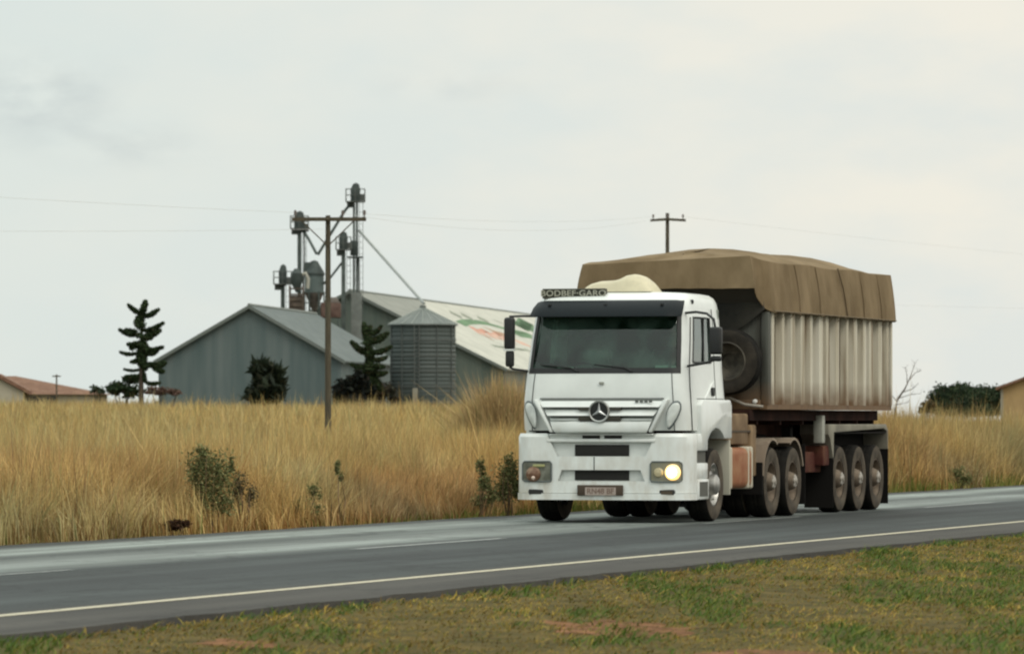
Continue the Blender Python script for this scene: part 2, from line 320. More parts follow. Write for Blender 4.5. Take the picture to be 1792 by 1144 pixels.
def verge_grass():
    n = 400000; d = -1.22-rng.random(n)**1.0*16; a = rng.uniform(-16, 74, n); X, Y = -3.68+a*sT-d*cT, 38.5+a*cT+d*sT
    k = (np.abs(X) < .1*Y+5.5) & (Y > 25); X, Y, d, a = X[k], Y[k], d[k], a[k]; n = len(X)
    g = fbm(X*1.25+11, Y*.24+5); g2 = fbm(X*4+1, Y*.9+77); soil = fbm(X*.8+200, Y*.13+100)
    keep = (soil < .74) | (rng.random(n) < .3); X, Y, d, a, g, g2 = X[keep], Y[keep], d[keep], a[keep], g[keep], g2[keep]; n = len(X)
    gm = g*.68+g2*.32-.05*(d > -2.4)
    H = .78*(.018+.055*np.clip((gm-.42)*4, 0, 1)+.026*g2)*rng.uniform(.5, 1.4, n)*np.where(d > -1.7, 1.15, 1)
    p = np.clip((gm-.478)*11, .12, .94); isg = rng.random(n) < p
    col = pick([(.25, .185, .062), (.27, .205, .08), (.165, .115, .045), (.20, .175, .05), (.20, .125, .06)], [3, 2, 2.4, 3.2, 1], n)*(.30+1.35*fbm(X*2.0+9, Y*.30+40))[:, None]*np.where(rng.random(n) < .16, .6, 1)[:, None]*1.18*np.array([1.02, .95, .58])
    gc = pick([(.050, .098, .013), (.075, .128, .019), (.145, .16, .028)], [2.4, 2, 1.8], n); col = np.where(isg[:, None], gc, col)*rng.uniform(.75, 1.25, (n, 1))
    W = rng.uniform(.006, .014, n)
    V, Q, T, Cc = blades(np.stack([X, Y], -1), H, W, rng.normal(0.2, 1.3, n), rng.normal(1.0, .7, n), np.abs(rng.normal(.4, .5, n)), col, ground_z(X, Y)-.005)
    tag(np_mesh('verge_grass', V, [Q, T], attr_mat('verge_blades', .8, .2), col=Cc), 'short patchy green and straw grass on the near road verge', 'grass', kind='stuff')
verge_grass()
M_soil = mat('bare_red_soil', (.19, .095, .045), 1, var=.45, scale=5, bump=.6, bscale=18, spec=.1)
for px, py, w, dp in ((1075, 1092, .52, 1.1), (1318, 1139, .75, 1.2), (430, 1128, .3, .6), (1010, 1140, .3, .5)):
    Yc = EYE*FPX/(py-HZ)*1.06; Xc = at(px, Yc); q = MB(); ring = []; rr = random.Random(px)
    rings = []
    for s_, h in ((1, 0), (.75, .018), (.4, .03), (.05, .032)):
        rr = random.Random(px); rings.append([])
        for k in range(28):
            t = 2*math.pi*k/28; j = 1+rr.uniform(-.28, .28); x = Xc+math.cos(t)*w*s_*j; y = Yc+math.sin(t)*dp*s_*j
            rings[-1].append((x, y, float(ground_z(x, y))+.003+h*.3))
    q.loft(rings, True, False, True)
    tag(q.build('soil_patch', M_soil, smooth=True), kind='structure')
# ================================================================== the tipper truck
T = empty('tipper_truck', (1.2204, 73.36, 0), -TH)
tag(T, 'dusty white truck with ribbed tipper trailer under brown tarpaulin, one headlight lit', 'truck')
W_ = mat('white_truck_paint', (.76, .795, .77), .30, var=.06, scale=2.2, coat=.3, lo=.3, hi=.7)
def dusty(m, z0=1.5, z1=.2, amt=1.0):
    nt = m.node_tree; n = nt.nodes; l = nt.links; p = n['Principled BSDF']; src = p.inputs['Base Color'].links[0].from_socket
    t = n.new('ShaderNodeTexCoord'); sx = n.new('ShaderNodeSeparateXYZ'); l.new(t.outputs['Object'], sx.inputs[0])
    r = n.new('ShaderNodeMapRange'); r.inputs[1].default_value = z0; r.inputs[2].default_value = z1; l.new(sx.outputs[2], r.inputs[0])
    mp = n.new('ShaderNodeMapping'); mp.inputs['Scale'].default_value = (1, 1, .45); l.new(t.outputs['Object'], mp.inputs[0])
    z = n.new('ShaderNodeTexNoise'); z.inputs['Scale'].default_value = 7; z.inputs['Detail'].default_value = 7; l.new(mp.outputs[0], z.inputs['Vector'])
    q = n.new('ShaderNodeMapRange'); q.inputs[1].default_value = .42; q.inputs[2].default_value = .72; q.inputs[4].default_value = amt; l.new(z.outputs[0], q.inputs[0])
    u = n.new('ShaderNodeMath'); u.operation = 'MULTIPLY_ADD'; l.new(q.outputs[0], u.inputs[0]); l.new(r.outputs[0], u.inputs[1]); u.inputs[2].default_value = .03; u.use_clamp = True
    mx = n.new('ShaderNodeMix'); mx.data_type = 'RGBA'; mx.inputs[7].default_value = (.40, .33, .23, 1); l.new(u.outputs[0], mx.inputs[0]); l.new(src, mx.inputs[6]); l.new(mx.outputs[2], p.inputs['Base Color'])
dusty(W_, 1.7, .25, .55)
W2 = mat('white_plastic', (.68, .71, .68), .45, var=.08, scale=3)
BLK = mat('black_plastic', (.018, .019, .019), .5, spec=.4)
DRK = mat('dark_underbody', (.012, .011, .010), .9, spec=.1)
RUB = mat('black_tread_rubber', (.011, .011, .010), .95, col2=(.022, .020, .017), scale=5, spec=.1)
SDW = mat('dusty_sidewall', (.050, .043, .034), .9, col2=(.125, .102, .076), scale=4, lo=.35, hi=.7, spec=.15)
RIM = mat('dusty_rim_steel', (.10, .075, .052), .8, col2=(.20, .155, .11), scale=6)
CHR = mat('polished_steel', (.42, .41, .38), .38, metal=.8, var=.2, scale=8)
CHS = mat('dusty_chassis', (.035, .026, .02), .85, col2=(.10, .07, .045), scale=3, spec=.2)
RED = mat('rusty_red_frame', (.075, .022, .016), .85, col2=(.12, .055, .03), scale=3, spec=.2)
MUD = mat('dusty_brown_panel', (.16, .105, .06), .85, col2=(.26, .18, .105), scale=2.5, spec=.2)
# --- cab shell: one lofted surface, with openings left for the glass
LV = [1.265, 1.45, 1.68, 1.86, 2.045, 2.12, 2.20, 2.5, 2.82, 2.95, 3.03, 3.10, 3.145, 3.165]
YF = [.06, .03, .02, .03, .06, .08, .10, .19, .29, .34, .39, .48, .60, .78]
HW = [1.19, 1.19, 1.18, 1.165, 1.15, 1.145, 1.14, 1.125, 1.10, 1.085, 1.07, 1.04, .98, .88]
YR = [2.28]*9+[2.27, 2.26, 2.22, 2.17, 2.08]
NF = 12; NA = 6; TS = [0, .07, .2, .35, .5, .62, .72, .86, 1]; NRC = 3; NB = 5
def outline(i):
    z, yf, w, yr = LV[i], YF[i], HW[i], YR[i]; rf = .24; rr = .10; pts = []
    bow = .06
    for k in range(NF+1):
        x = (-1+2*k/NF)*(w-rf); pts.append((x, yf+bow*(x/w)**2))
    y0 = yf+bow*((w-rf)/w)**2
    for k in range(1, NA+1):
        t = k/(NA)*math.pi/2; pts.append((w-rf+rf*math.sin(t), y0+rf*(1-math.cos(t))*1.15))
    ys = y0+rf*1.15
    for t in TS[1:]: pts.append((w, ys+(yr-rr-ys)*t))
    for k in range(1, NRC+1):
        t = k/NRC*math.pi/2; pts.append((w-rr+rr*math.cos(t), yr-rr+rr*math.sin(t)))
    for k in range(1, NB): pts.append((w-rr-(w-rr)*2*k/NB, yr))
    L_ = [(-x, y) for x, y in pts[NF+1:NF+NA+len(TS)+NRC]]
    pts += L_[::-1]
    return [(x, y, z) for x, y in pts]
RG = [outline(i) for i in range(len(LV))]; NC = len(RG[0]); LV_N = len(LV)
A0 = NF; S0 = NF+NA                                        # first index of the right corner arc, of the right side
def mir(j): return (NF-j) % NC if j <= NF else (NC-(j-NF)) % NC
def nrm(i, j):
    a = Vector(RG[i][(j+1) % NC])-Vector(RG[i][(j-1) % NC]); b_ = Vector(RG[min(i+1, LV_N-1)][j])-Vector(RG[max(i-1, 0)][j])
    return a.cross(b_).normalized()
def cab_patch(rows, cols, off, holes=lambda i, j: False):   # a piece of the cab's surface, lifted off it
    q = MB(); vs = [Vector(RG[i][j % NC])+nrm(i, j % NC)*off for i in rows for j in cols]; n = len(cols)
    q.add(vs, [(a*n+b_, a*n+b_+1, (a+1)*n+b_+1, (a+1)*n+b_) for a in range(len(rows)-1) for b_ in range(n-1) if not holes(rows[a], cols[b_])]); return q
win_r = range(4, 9)                                        # windscreen between rows 4 and 9
def is_ws(i, j): return 4 <= i < 9 and ((0 <= j < A0+3) or j >= NC-3)
def is_side(i, j):
    jr = j if j <= NC//2 else None; k = None
    if S0+1 <= j < S0+5: k = True
    jm = (NF-1-j) % NC                                      # mirrored face column
    if S0+1 <= jm < S0+5: k = True
    return bool(k) and 6 <= i < 8
body = MB(); vs = [p for r in RG for p in r]; fs = []
for i in range(LV_N-1):
    for j in range(NC):
        if is_ws(i, j) or is_side(i, j): continue
        fs.append((i*NC+j, i*NC+(j+1) % NC, (i+1)*NC+(j+1) % NC, (i+1)*NC+j))
top = [(x*.0, 1.35, 3.185) for x in (1,)]
body.add(vs, fs)
# roof cap, slightly domed
o0 = len(body.v); last = RG[-1]; cyc = Vector((0, 1.42, 3.165)); inner = [tuple(cyc+(Vector(p)-cyc)*.6+Vector((0, 0, .018))) for p in last]
body.add(last+inner+[(0, 1.42, 3.19)], [(j, (j+1) % NC, NC+(j+1) % NC, NC+j) for j in range(NC)]+[(NC+j, NC+(j+1) % NC, 2*NC) for j in range(NC)])
cab = body.build('cab', W_, T, smooth=True, solid=.03, angle=40)
def glass_mat(name, tint, ior, trans):
    m = bpy.data.materials.new(name); m.use_nodes = True; nt = m.node_tree; n = nt.nodes; l = nt.links; n.clear()
    o = n.new('ShaderNodeOutputMaterial'); t = n.new('ShaderNodeBsdfTransparent'); t.inputs[0].default_value = (*tint, 1)
    g = n.new('ShaderNodeBsdfGlossy'); g.inputs['Roughness'].default_value = .02; g.inputs[0].default_value = (.95, 1, .97, 1)
    f = n.new('ShaderNodeFresnel'); f.inputs[0].default_value = ior; mx = n.new('ShaderNodeMixShader')
    d = n.new('ShaderNodeBsdfDiffuse'); d.inputs[0].default_value = (.14, .235, .19, 1); m2 = n.new('ShaderNodeMixShader')   # patchy green film: dust plus glass reflections painted in
    nz = n.new('ShaderNodeTexNoise'); nz.inputs['Scale'].default_value = 2.5; nz.inputs['Detail'].default_value = 6; tc_ = n.new('ShaderNodeTexCoord'); l.new(tc_.outputs['Object'], nz.inputs['Vector'])
    r = n.new('ShaderNodeMapRange'); r.inputs[1].default_value = .4; r.inputs[2].default_value = .75; r.inputs[4].default_value = trans; l.new(nz.outputs[0], r.inputs[0])
    l.new(f.outputs[0], mx.inputs[0]); l.new(t.outputs[0], mx.inputs[1]); l.new(g.outputs[0], mx.inputs[2])
    l.new(r.outputs[0], m2.inputs[0]); l.new(mx.outputs[0], m2.inputs[1]); l.new(d.outputs[0], m2.inputs[2]); l.new(m2.outputs[0], o.inputs[0]); return m
GLS = glass_mat('green_tinted_glass', (.40, .62, .52), 1.60, .42)
GLD = glass_mat('side_glass', (.6, .7, .65), 3.2, .10)
wc = [(j) % NC for j in range(-3, A0+4)]
ws = cab_patch(list(range(4, 10)), wc, -.012).build('windscreen', GLS, T, smooth=True)
blackband = cab_patch([4, 5], wc, .004)
blackband.build('windscreen_cowl', BLK, T, smooth=True, solid=.02)
for cols in ([A0+2, A0+3], [NC-3, NC-2]):
    cab_patch(list(range(4, 10)), [c % NC for c in cols], .003).build('windscreen_seal', BLK, T, smooth=True, solid=.01)
for sgn in (1, -1):
    J = lambda lst: [j if sgn > 0 else (NF-j) % NC for j in lst]
    cols = J(list(range(S0, S0+7)))
    hole = (lambda i, j: 6 <= i < 8 and S0+1 <= (j if sgn > 0 else (NF-j) % NC) < S0+5)
    q = MB(); rows = list(range(0, 9)); n = len(cols)
    vs = [Vector(RG[i][j])+Vector((sgn*.012, 0, 0)) for i in rows for j in cols]
    q.add(vs, [(a*n+b_, a*n+b_+1, (a+1)*n+b_+1, (a+1)*n+b_) for a in range(len(rows)-1) for b_ in range(n-1) if not (6 <= rows[a] < 8 and 1 <= b_ < 5)])
    door = q.build('door', W_, T, smooth=True, solid=.011)
    g = MB(); gc = cols[1:6]; g.add([Vector(RG[i][j])+Vector((sgn*.002, 0, 0)) for i in (6, 7, 8) for j in gc], [(a*5+b_, a*5+b_+1, (a+1)*5+b_+1, (a+1)*5+b_) for a in range(2) for b_ in range(4)])
    g.build('door_window', GLD, door, smooth=True)
    e = MB(); P = lambda i, j: Vector(RG[i][j])+Vector((sgn*.014, 0, 0))
    loop = [P(6, j) for j in gc]+[P(7, gc[-1]), P(8, gc[-1])]+[P(8, j) for j in gc[::-1][1:]]+[P(7, gc[0]), P(6, gc[0])]
    e.tube(loop, .014, 6); e.tube([P(6, gc[2])+Vector((0, .1, 0)), P(8, gc[2])+Vector((0, .1, 0))], .012, 6)
    e.build('window_rubber', BLK, door, smooth=True)
    h = MB(); h.box(sgn*1.185-.02, sgn*1.185+.025, 1.42, 1.56, 1.74, 1.86); h.build('handle', BLK, door, bevel=.012)
    q2 = MB(); q2.tube([Vector(RG[i][cols[0]])+Vector((sgn*.006, -.01, 0)) for i in range(0, 9)], .006, 6); q2.build('door_seam', BLK, door)
# pressed swoosh line on the visible door and the dark camera dot above it
q = MB(); q.tube([(1.186, .95, 1.66), (1.19, 1.15, 1.74), (1.187, 1.4, 1.88), (1.18, 1.6, 1.95)], [.006, .014, .016, .005], 8); q.build('door_crease', W_, T, smooth=True)
q = MB(); q.lathe([(.0, -.012), (.03, -.012), (.03, .02), (.015, .028), (0, .028)], 'x', (1.07, .80, 3.035), 14); q.build('marker_lamp', BLK, T, smooth=True)
for c_ in (A0+1, (NF-A0-1) % NC):
    q = MB(); q.tube([Vector(RG[i][c_ % NC])+nrm(i, c_ % NC)*.002 for i in range(0, 5)], .006, 6); q.build('bonnet_edge_seam', BLK, T)
q = MB(); q.tube([(1.192, .62, 1.70), (1.192, 1.2, 1.70), (1.19, 2.1, 1.70)], .006, 6); q.build('sill_seam', BLK, T)
q = MB(); q.tube([Vector(RG[i][S0+6])+Vector((.012, .012, 0)) for i in range(0, 10)], .006, 6); q.build('door_seam', BLK, T)
# --- interior
IN1 = mat('cab_interior', (.055, .058, .052), .9, spec=.1); IN2 = mat('seat_cloth', (.24, .27, .24), .95, spec=.1); PAP = mat('paper', (.75, .75, .68), .9)
q = MB(); q.box(-1.10, 1.10, .42, .80, 1.62, 2.02); q.build('dashboard', IN1, T, bevel=.06)
q = MB(); q.box(-1.1, 1.1, 2.10, 2.16, 1.25, 2.95); q.build('bunk_wall', mat('bunk_wall_cloth', (.26, .29, .25), .95), T)
q = MB(); q.box(-1.12, 1.12, .3, 2.2, 1.25, 1.29); q.build('cab_floor', IN1, T)
for sx in (-.55, .55):
    q = MB(); q.box(sx-.26, sx+.26, 1.05, 1.55, 1.62, 1.78); q.box(sx-.25, sx+.25, 1.50, 1.66, 1.78, 2.40); q.box(sx-.14, sx+.14, 1.52, 1.62, 2.42, 2.62); q.box(sx-.18, sx+.18, 1.1, 1.5, 1.28, 1.62)
    q.build('cab_seat', IN2, T, bevel=.05)
q = MB(); n_ = 24; rings = []
for k in range(n_):
    t = 2*math.pi*k/n_; c_ = Vector((-.55+.22*math.cos(t), .92+.13*math.sin(t), 2.02+.18*math.sin(t))); u = Vector((math.cos(t), .58*math.sin(t), .81*math.sin(t))); w = Vector((0, -.81, .58))
    rings.append([c_+(u*math.cos(a)+w*math.sin(a))*.016 for a in [math.pi*2*m/6 for m in range(6)]])
q.loft(rings+[rings[0]], True); q.tube([(-.55, .75, 1.85), (-.55, .92, 2.02)], .03, 8); q.tube([(-.76, .92, 2.02), (-.34, .92, 2.02)], .014, 6); q.build('steering_wheel', BLK, T, smooth=True)
for (x0, x1, y, z) in ((.62, .80, .46, 2.07), (.84, .93, .50, 2.06), (-.78, -.55, .45, 2.05)):
    q = MB(); q.add([(x0, y, z-.03), (x1, y, z-.03), (x1, y+.10, z+.09), (x0, y+.10, z+.09)], [(0, 1, 2, 3)]); q.build('paper', PAP, T, solid=.004)
for sx, r_ in ((-.35, 1), (.42, 1)):
    q = MB(); q.tube([(sx, .055, 2.07), (sx-.1, .07, 2.12), (sx-.55, .10, 2.17)], [.016, .012, .008], 6); q.build('wiper', BLK, T)
# --- sun visor
SMK = mat('smoked_visor', (.008, .012, .014), .5, spec=.12)
q = MB(); rings = []
for z, dy, wd in ((3.055, -.02, 1.02), (3.03, -.10, 1.05), (2.95, -.19, 1.075), (2.86, -.26, 1.085), (2.825, -.27, 1.08)):
    yb = np.interp(z, LV, YF)+dy; r_ = []
    for k in range(25):
        x = (-1+2*k/24); a = abs(x); r_.append((x*wd, yb+.05*x*x+.28*max(0, a-.82)**2/.18**2*.55, z))
    rings.append(r_)
q.loft(rings, False); q.build('sun_visor', SMK, T, smooth=True, solid=.012)
for sx in (-.8, 0, .8): q = MB(); q.box(sx-.02, sx+.02, .20, .42, 2.98, 3.0); q.build('visor_bracket', BLK, T)
# --- roof sign with its lettering
OLV = mat('dark_olive_board', (.035, .036, .022), .6); LET = mat('sign_lettering', (.36, .36, .29), .6)
def text_mesh(name, s, size, m, parent, loc, rot, ext=.004, space=1.0, sx=1.0):
    cu = bpy.data.curves.new(name, 'FONT'); cu.body = s; cu.size = size; cu.extrude = ext; cu.align_x = 'CENTER'; cu.align_y = 'CENTER'; cu.space_character = space; cu.offset = size*.02
    tmp = bpy.data.objects.new('tmp', cu); C.objects.link(tmp); me = bpy.data.meshes.new_from_object(tmp.evaluated_get(bpy.context.evaluated_depsgraph_get())); bpy.data.objects.remove(tmp)
    me.materials.clear(); me.materials.append(m); o = bpy.data.objects.new(name, me); C.objects.link(o); o.parent = parent; o.location = loc; o.rotation_euler = rot; o.scale = (sx, 1, 1); return o
q = MB(); q.box(-.995, -.095, .52, .66, 3.085, 3.222); sg = q.build('roof_sign', OLV, T, bevel=.012)
q = MB()
for z in (3.094, 3.213): q.box(-.985, -.105, .508, .522, z-.006, z+.006)
q.build('sign_frame', mat('sign_frame', (.10, .10, .075), .6), sg)
for sx in (-.9, -.55, -.2): q = MB(); q.tube([(sx, .6, 3.09), (sx, .62, 2.98)], .015, 6); q.build('sign_foot', BLK, sg)
text_mesh('sign_letters', 'BODBEF\u00b7GARO', .115, LET, sg, (-.545, .514, 3.153), (R(90), 0, 0), .004, 1.06, 1.16)
# --- roof air conditioner
q = MB(); n1, n2_ = 28, 18; rings = []
for i in range(n1+1):
    x = -.45+.99*i/n1; xs = x-.10; row = []
    for j in range(n2_+1):
        y = .90+.70*j/n2_
        hx = float(np.interp(x, [-.45, -.43, -.36, -.22, -.02, .06, .16, .27, .38, .47, .52, .54], [0, .05, .115, .155, .165, .185, .235, .25, .215, .14, .07, 0])); e = max(0, 1-abs((y-1.25)/.35)**3.2)**.45
        row.append((xs, y, 3.183+hx*e))
    rings.append(row)
q.loft(rings, False); q.build('roof_air_conditioner', mat('cream_fibreglass', (.58, .53, .37), .55, var=.1, scale=3), T, smooth=True, angle=80)
q = MB(); q.box(-.30, .36, .95, 1.55, 3.15, 3.192); q.build('air_conditioner_base', DRK, T, bevel=.01)
# --- grille
q = MB()
def slat(z0, z1, w0, w1, y0, y1, mi=0):                    # from the top edge down to a prouder bottom edge
    top = [(-w1, y0+.04, z1), (-w1*.75, y0, z1), (w1*.75, y0, z1), (w1, y0+.04, z1)]; bot = [(-w0, y1+.04, z0), (-w0*.75, y1, z0), (w0*.75, y1, z0), (w0, y1+.04, z0)]
    bk = [(-w0, y1+.13, z0+.01), (-w0*.75, y1+.11, z0+.01), (w0*.75, y1+.11, z0+.01), (w0, y1+.13, z0+.01)]
    q.loft([top, bot, bk], False)
slat(1.585, 1.668, .83, .885, -.03, -.085); slat(1.468, 1.548, .755, .81, -.035, -.095); slat(1.405, 1.430, .715, .735, -.04, -.07)
q.build('grille', W_, T, smooth=True, solid=.012)
q = MB(); q.prism([(-.86, 1.70), (.86, 1.70), (.64, 1.30), (-.64, 1.30)], .0, .03, 'y'); q.build('grille_backing', mat('grille_recess', (.20, .215, .20), .7), T)
q = MB(); rings = []
for z, y, w in ((1.40, -.045, .72), (1.375, -.085, .715), (1.29, -.105, .685), (1.245, -.09, .66), (1.225, -.03, .64)):
    rings.append([(x*w, y+.05*abs(x)**4, z) for x in np.linspace(-1, 1, 13)])
q.loft(rings, False); q.build('grille_bar', W_, T, smooth=True, solid=.02)
for sgn in (-1, 1):                                        # the raised V at each end of the louvres
    q = MB(); q.prism([(sgn*.675, 1.24), (sgn*.725, 1.24), (sgn*.965, 1.69), (sgn*.895, 1.69)][::sgn], -.06, .06, 'y'); q.build('grille_frame', W_, T, bevel=.02)
q = MB()
for x0, x1, z0, z1 in ((-.30, -.16, 1.545, 1.585), (.16, .30, 1.545, 1.585), (-.30, .30, 1.40, 1.462)): q.box(x0, x1, -.09, -.01, z0, z1)
q.build('grille_opening', mat('grille_gap', (.045, .042, .030), .8), T)
emb = empty('emblem', (0, -.105, 1.525), 0, T)
q = MB(); q.lathe([(0, 0), (.132, 0), (.132, .04), (0, .04)], 'y', (0, 0, 0), 40); q.build('emblem_disc', mat('emblem_black', (.008, .010, .010), .3), emb, smooth=True)
q = MB(); q.lathe([(.125, -.012), (.14, -.02), (.15, -.006), (.15, .03), (.125, .03), (.125, -.012)], 'y', (0, 0, 0), 40)
q.build('emblem_ring', mat('emblem_chrome', (.42, .43, .41), .3, metal=.7), emb, smooth=True)
q = MB()
for k in range(3):
    t = math.pi/2+k*2*math.pi/3; d_ = Vector((math.cos(t), 0, math.sin(t))); s_ = Vector((-math.sin(t), 0, math.cos(t)))
    q.add([d_*.13+Vector((0, -.006, 0)), s_*.024+Vector((0, -.006, 0)), -s_*.024+Vector((0, -.006, 0)), Vector((0, -.028, 0))], [(0, 1, 3), (0, 3, 2)])
q.build('emblem_star', mat('star_silver', (.5, .52, .52), .35, metal=.5), emb)
q = MB()
for k in range(4): q.box(.50+k*.065, .545+k*.065, -.068, -.055, 1.648, 1.682)
q.build('model_badge', mat('badge_grey', (.10, .11, .10), .5), T)
q = MB(); q.box(-.035, .035, .005, .03, 1.895, 1.93); q.build('front_badge', mat('badge_dull', (.30, .31, .27), .5), T, bevel=.008)
q = MB(); q.tube([(-.88, .03, 1.70), (-.4, .012, 1.70), (.4, .012, 1.70), (.88, .03, 1.70)], .010, 6); q.build('bonnet_seam', BLK, T)
# --- corner lamps above the bumper
LNS = mat('milky_lens', (.60, .63, .60), .25, var=.08, scale=12); RNG = mat('lens_rim_grey', (.10, .12, .12), .5)
for sgn in (-1, 1):
    e = empty('corner_lamp', (sgn*1.0, .035, 1.475), 0, T); e.rotation_euler = (0, 0, sgn*R(22))
    tear = lambda t, s_: (sgn*((.078+.03*math.sin(t))*s_*math.cos(t)+.055*math.sin(t)), .175*s_*math.sin(t))
    for nm, s_, m_, dy in (('lamp_rim', 1.13, RNG, .004), ('lamp_lens', 1.0, LNS, -.004)):
        q = MB(); rings = []
        for ph in np.linspace(0, math.pi/2, 6): rings.append([(tear(t, s_*math.sin(ph))[0]+(sgn*.008 if nm == 'lamp_rim' else 0), dy-.028*math.cos(ph), tear(t, s_*math.sin(ph))[1]) for t in np.linspace(0, 2*math.pi, 29)[:-1]])
        q.loft(rings[1:], True, True, False); q.build(nm, m_, e, smooth=True, angle=60)
# --- bumper
def strip(z0, z1, xi0, xi1, sgn, y=-.02, w=1.245, top_in=0):
    rings = []
    for t in (0, .15, .5, .85, 1):
        z = z0+(z1-z0)*t; xi = xi0+(xi1-xi0)*t; off = top_in*max(0, (t-.85)/.15); rf = .26; row = []
        for k in range(7): row.append((xi+(w-rf-xi)*k/6, y+off+.05*((xi+(w-rf-xi)*k/6)/w)**2, z))
        y0 = row[-1][1]
        for k in range(1, 7): a = k/6*math.pi/2; row.append((w-rf+(rf-off*.5)*math.sin(a), y0+rf*(1-math.cos(a)), z))
        row.append((w-off*.5, .42, z)); rings.append([(p[0]*sgn, p[1], p[2]) for p in row])
    return rings
for sgn in (-1, 1):
    q = MB()
    q.loft(strip(.91, 1.225, .63, .78, sgn, top_in=.03), False); q.loft(strip(.725, .91, 0, 0, sgn), False); q.loft(strip(.572, .725, .62, .56, sgn), False); q.loft(strip(.41, .572, 0, 0, sgn), False)
    q.loft(strip(.315, .405, .0, .0, sgn, y=-.035, w=1.255), False)
    q.build('bumper', W_, T, smooth=True, solid=.03, angle=30)
q = MB(); q.box(-.95, .95, .055, .08, .50, 1.22); q.build('bumper_recess', W2, T)
q = MB(); q.box(-.98, .98, .155, .24, 1.10, 1.34); q.box(-.72, .72, .082, .13, 1.15, 1.33); q.build('gap_shadow_plate', DRK, T)  # black plates behind the cab and bumper gap, standing for its shadow
q = MB(); q.box(-.77, .77, -.015, .10, 1.105, 1.15); q.box(-.74, .74, .0, .09, 1.20, 1.222); q.build('bumper_ledge', W_, T, bevel=.012)
for x0, x1, z0, z1, y in ((-.385, .385, .915, 1.07, .035), (-.385, .385, .585, .718, .035), (-.28, -.03, 1.155, 1.195, .04), (.03, .28, 1.155, 1.195, .04)):
    q = MB(); q.box(x0, x1, y, .058, z0, z1); q.build('air_intake', mat('intake_black', (.012, .011, .009), .8), T, bevel=.006)
q = MB(); q.box(-.10, -.088, -.024, -.012, .73, .905); q.build('bumper_seam', BLK, T)
pl = MB(); pl.box(-.325, .325, -.062, -.03, .375, .52); plate = pl.build('licence_plate', mat('plate_holder', (.06, .04, .025), .7), T, bevel=.008)
q = MB(); q.box(-.21, .225, -.068, -.0625, .38, .488); q.build('plate_face', mat('faded_plate', (.32, .26, .22), .6, col2=(.42, .35, .31), scale=9), plate)
text_mesh('plate_characters', 'RN48 BF', .105, mat('plate_brown', (.19, .13, .10), .7), plate, (.008, -.07, .434), (R(90), 0, 0), .001)
for sgn in (-1, 1):
    q = MB(); q.box(sgn*.93-.115, sgn*.93+.115, -.005, .05, .372, .462); f = q.build('fog_lamp', BLK, T, bevel=.03, seg=3)
    q = MB(); q.box(sgn*.93-.08, sgn*.93+.08, -.012, -.006, .392, .442); q.build('fog_lens', mat('fog_lens', (.07, .05, .03) if sgn > 0 else (.02, .02, .02), .3), f)
# --- headlights: the one at the viewer's right is lit
def headlight(sgn):
    lit = sgn > 0
    def by(u):
        x = .705+.43*u
        if x < .985: return -.02+.05*(x/1.245)**2
        a = math.asin(min(1, (x-.985)/.26)); return -.02+.05*(.985/1.245)**2+.26*(1-math.cos(a))
    shp = [(0, .08), (.03, .02), (.25, 0), (.5, 0), (.75, 0), (.94, .02), (1, .1), (1, .5), (1, .88), (.92, 1), (.75, 1), (.5, 1), (.25, 1), (.05, 1), (0, .9), (0, .5)]
    hd = MB(); hd.loft([[(sgn*(.705+.43*u), by(u)+dy, .565+.275*v) for u, v in shp] for dy in (-.012, .03)], True)
    us = np.linspace(0, 1, 9); hd.loft([[(sgn*(.705+.43*u), by(u)-.012, .565+.275*v) for u in us] for v in (.03, .5, .97)], False)
    h = hd.build('headlight', mat('headlight_housing', (.10, .105, .08) if not lit else (.22, .21, .14), .3, col2=(.20, .205, .165), scale=9), T)
    q = MB(); q.tube([(sgn*(.705+.43*u), by(u)-.014, .565+.275*v) for u, v in shp+shp[:1]], .011, 6)
    q.build('headlight_rim', RNG, h)
    q = MB(); cx = sgn*(1.01 if lit else .965); cy = -.005; q.lathe([(0, -.035), (.06, -.028), (.10, -.008), (.112, .03)], 'y', (cx, cy-.012, .695 if lit else .665), 28)
    if lit:
        m = bpy.data.materials.new('lit_lamp'); m.use_nodes = True; p = m.node_tree.nodes['Principled BSDF']; p.inputs['Base Color'].default_value = (.8, .7, .5, 1); p.inputs['Emission Color'].default_value = (1, .62, .16, 1); p.inputs['Emission Strength'].default_value = 1.5
        q.build('lamp_lens', m, h, smooth=True)
        q = MB(); q.lathe([(0, -.012), (.05, -.008), (.070, .006)], 'y', (cx, cy-.043, .695), 24)
        m2 = m.copy(); m2.node_tree.nodes['Principled BSDF'].inputs['Emission Color'].default_value = (1, .90, .60, 1); m2.node_tree.nodes['Principled BSDF'].inputs['Emission Strength'].default_value = 7; q.build('lamp_bulb', m2, h, smooth=True)
        q = MB(); q.lathe([(0, -.02), (.05, -.015), (.075, .02)], 'y', (.815, -.022, .69), 24); q.build('side_lamp', mat('warm_lens', (.55, .48, .30), .3, metal=.3), h, smooth=True)
    else:
        q.build('lamp_lens', mat('orange_lens', (.15, .075, .045), .3, metal=.2, col2=(.30, .20, .13), scale=14), h, smooth=True)
        q = MB(); q.box(-.97, -.80, -.022, -.008, .765, .80); q.build('side_lamp', mat('yellowish_lens', (.36, .36, .16), .35), h, bevel=.008)
        q = MB(); q.lathe([(0, -.02), (.025, -.012), (.03, .01)], 'y', (-.955, -.045, .615), 14); q.build('lamp_bulb', mat('bulb_glint', (.75, .6, .5), .2, metal=.5), h, smooth=True)
headlight(-1); headlight(1)
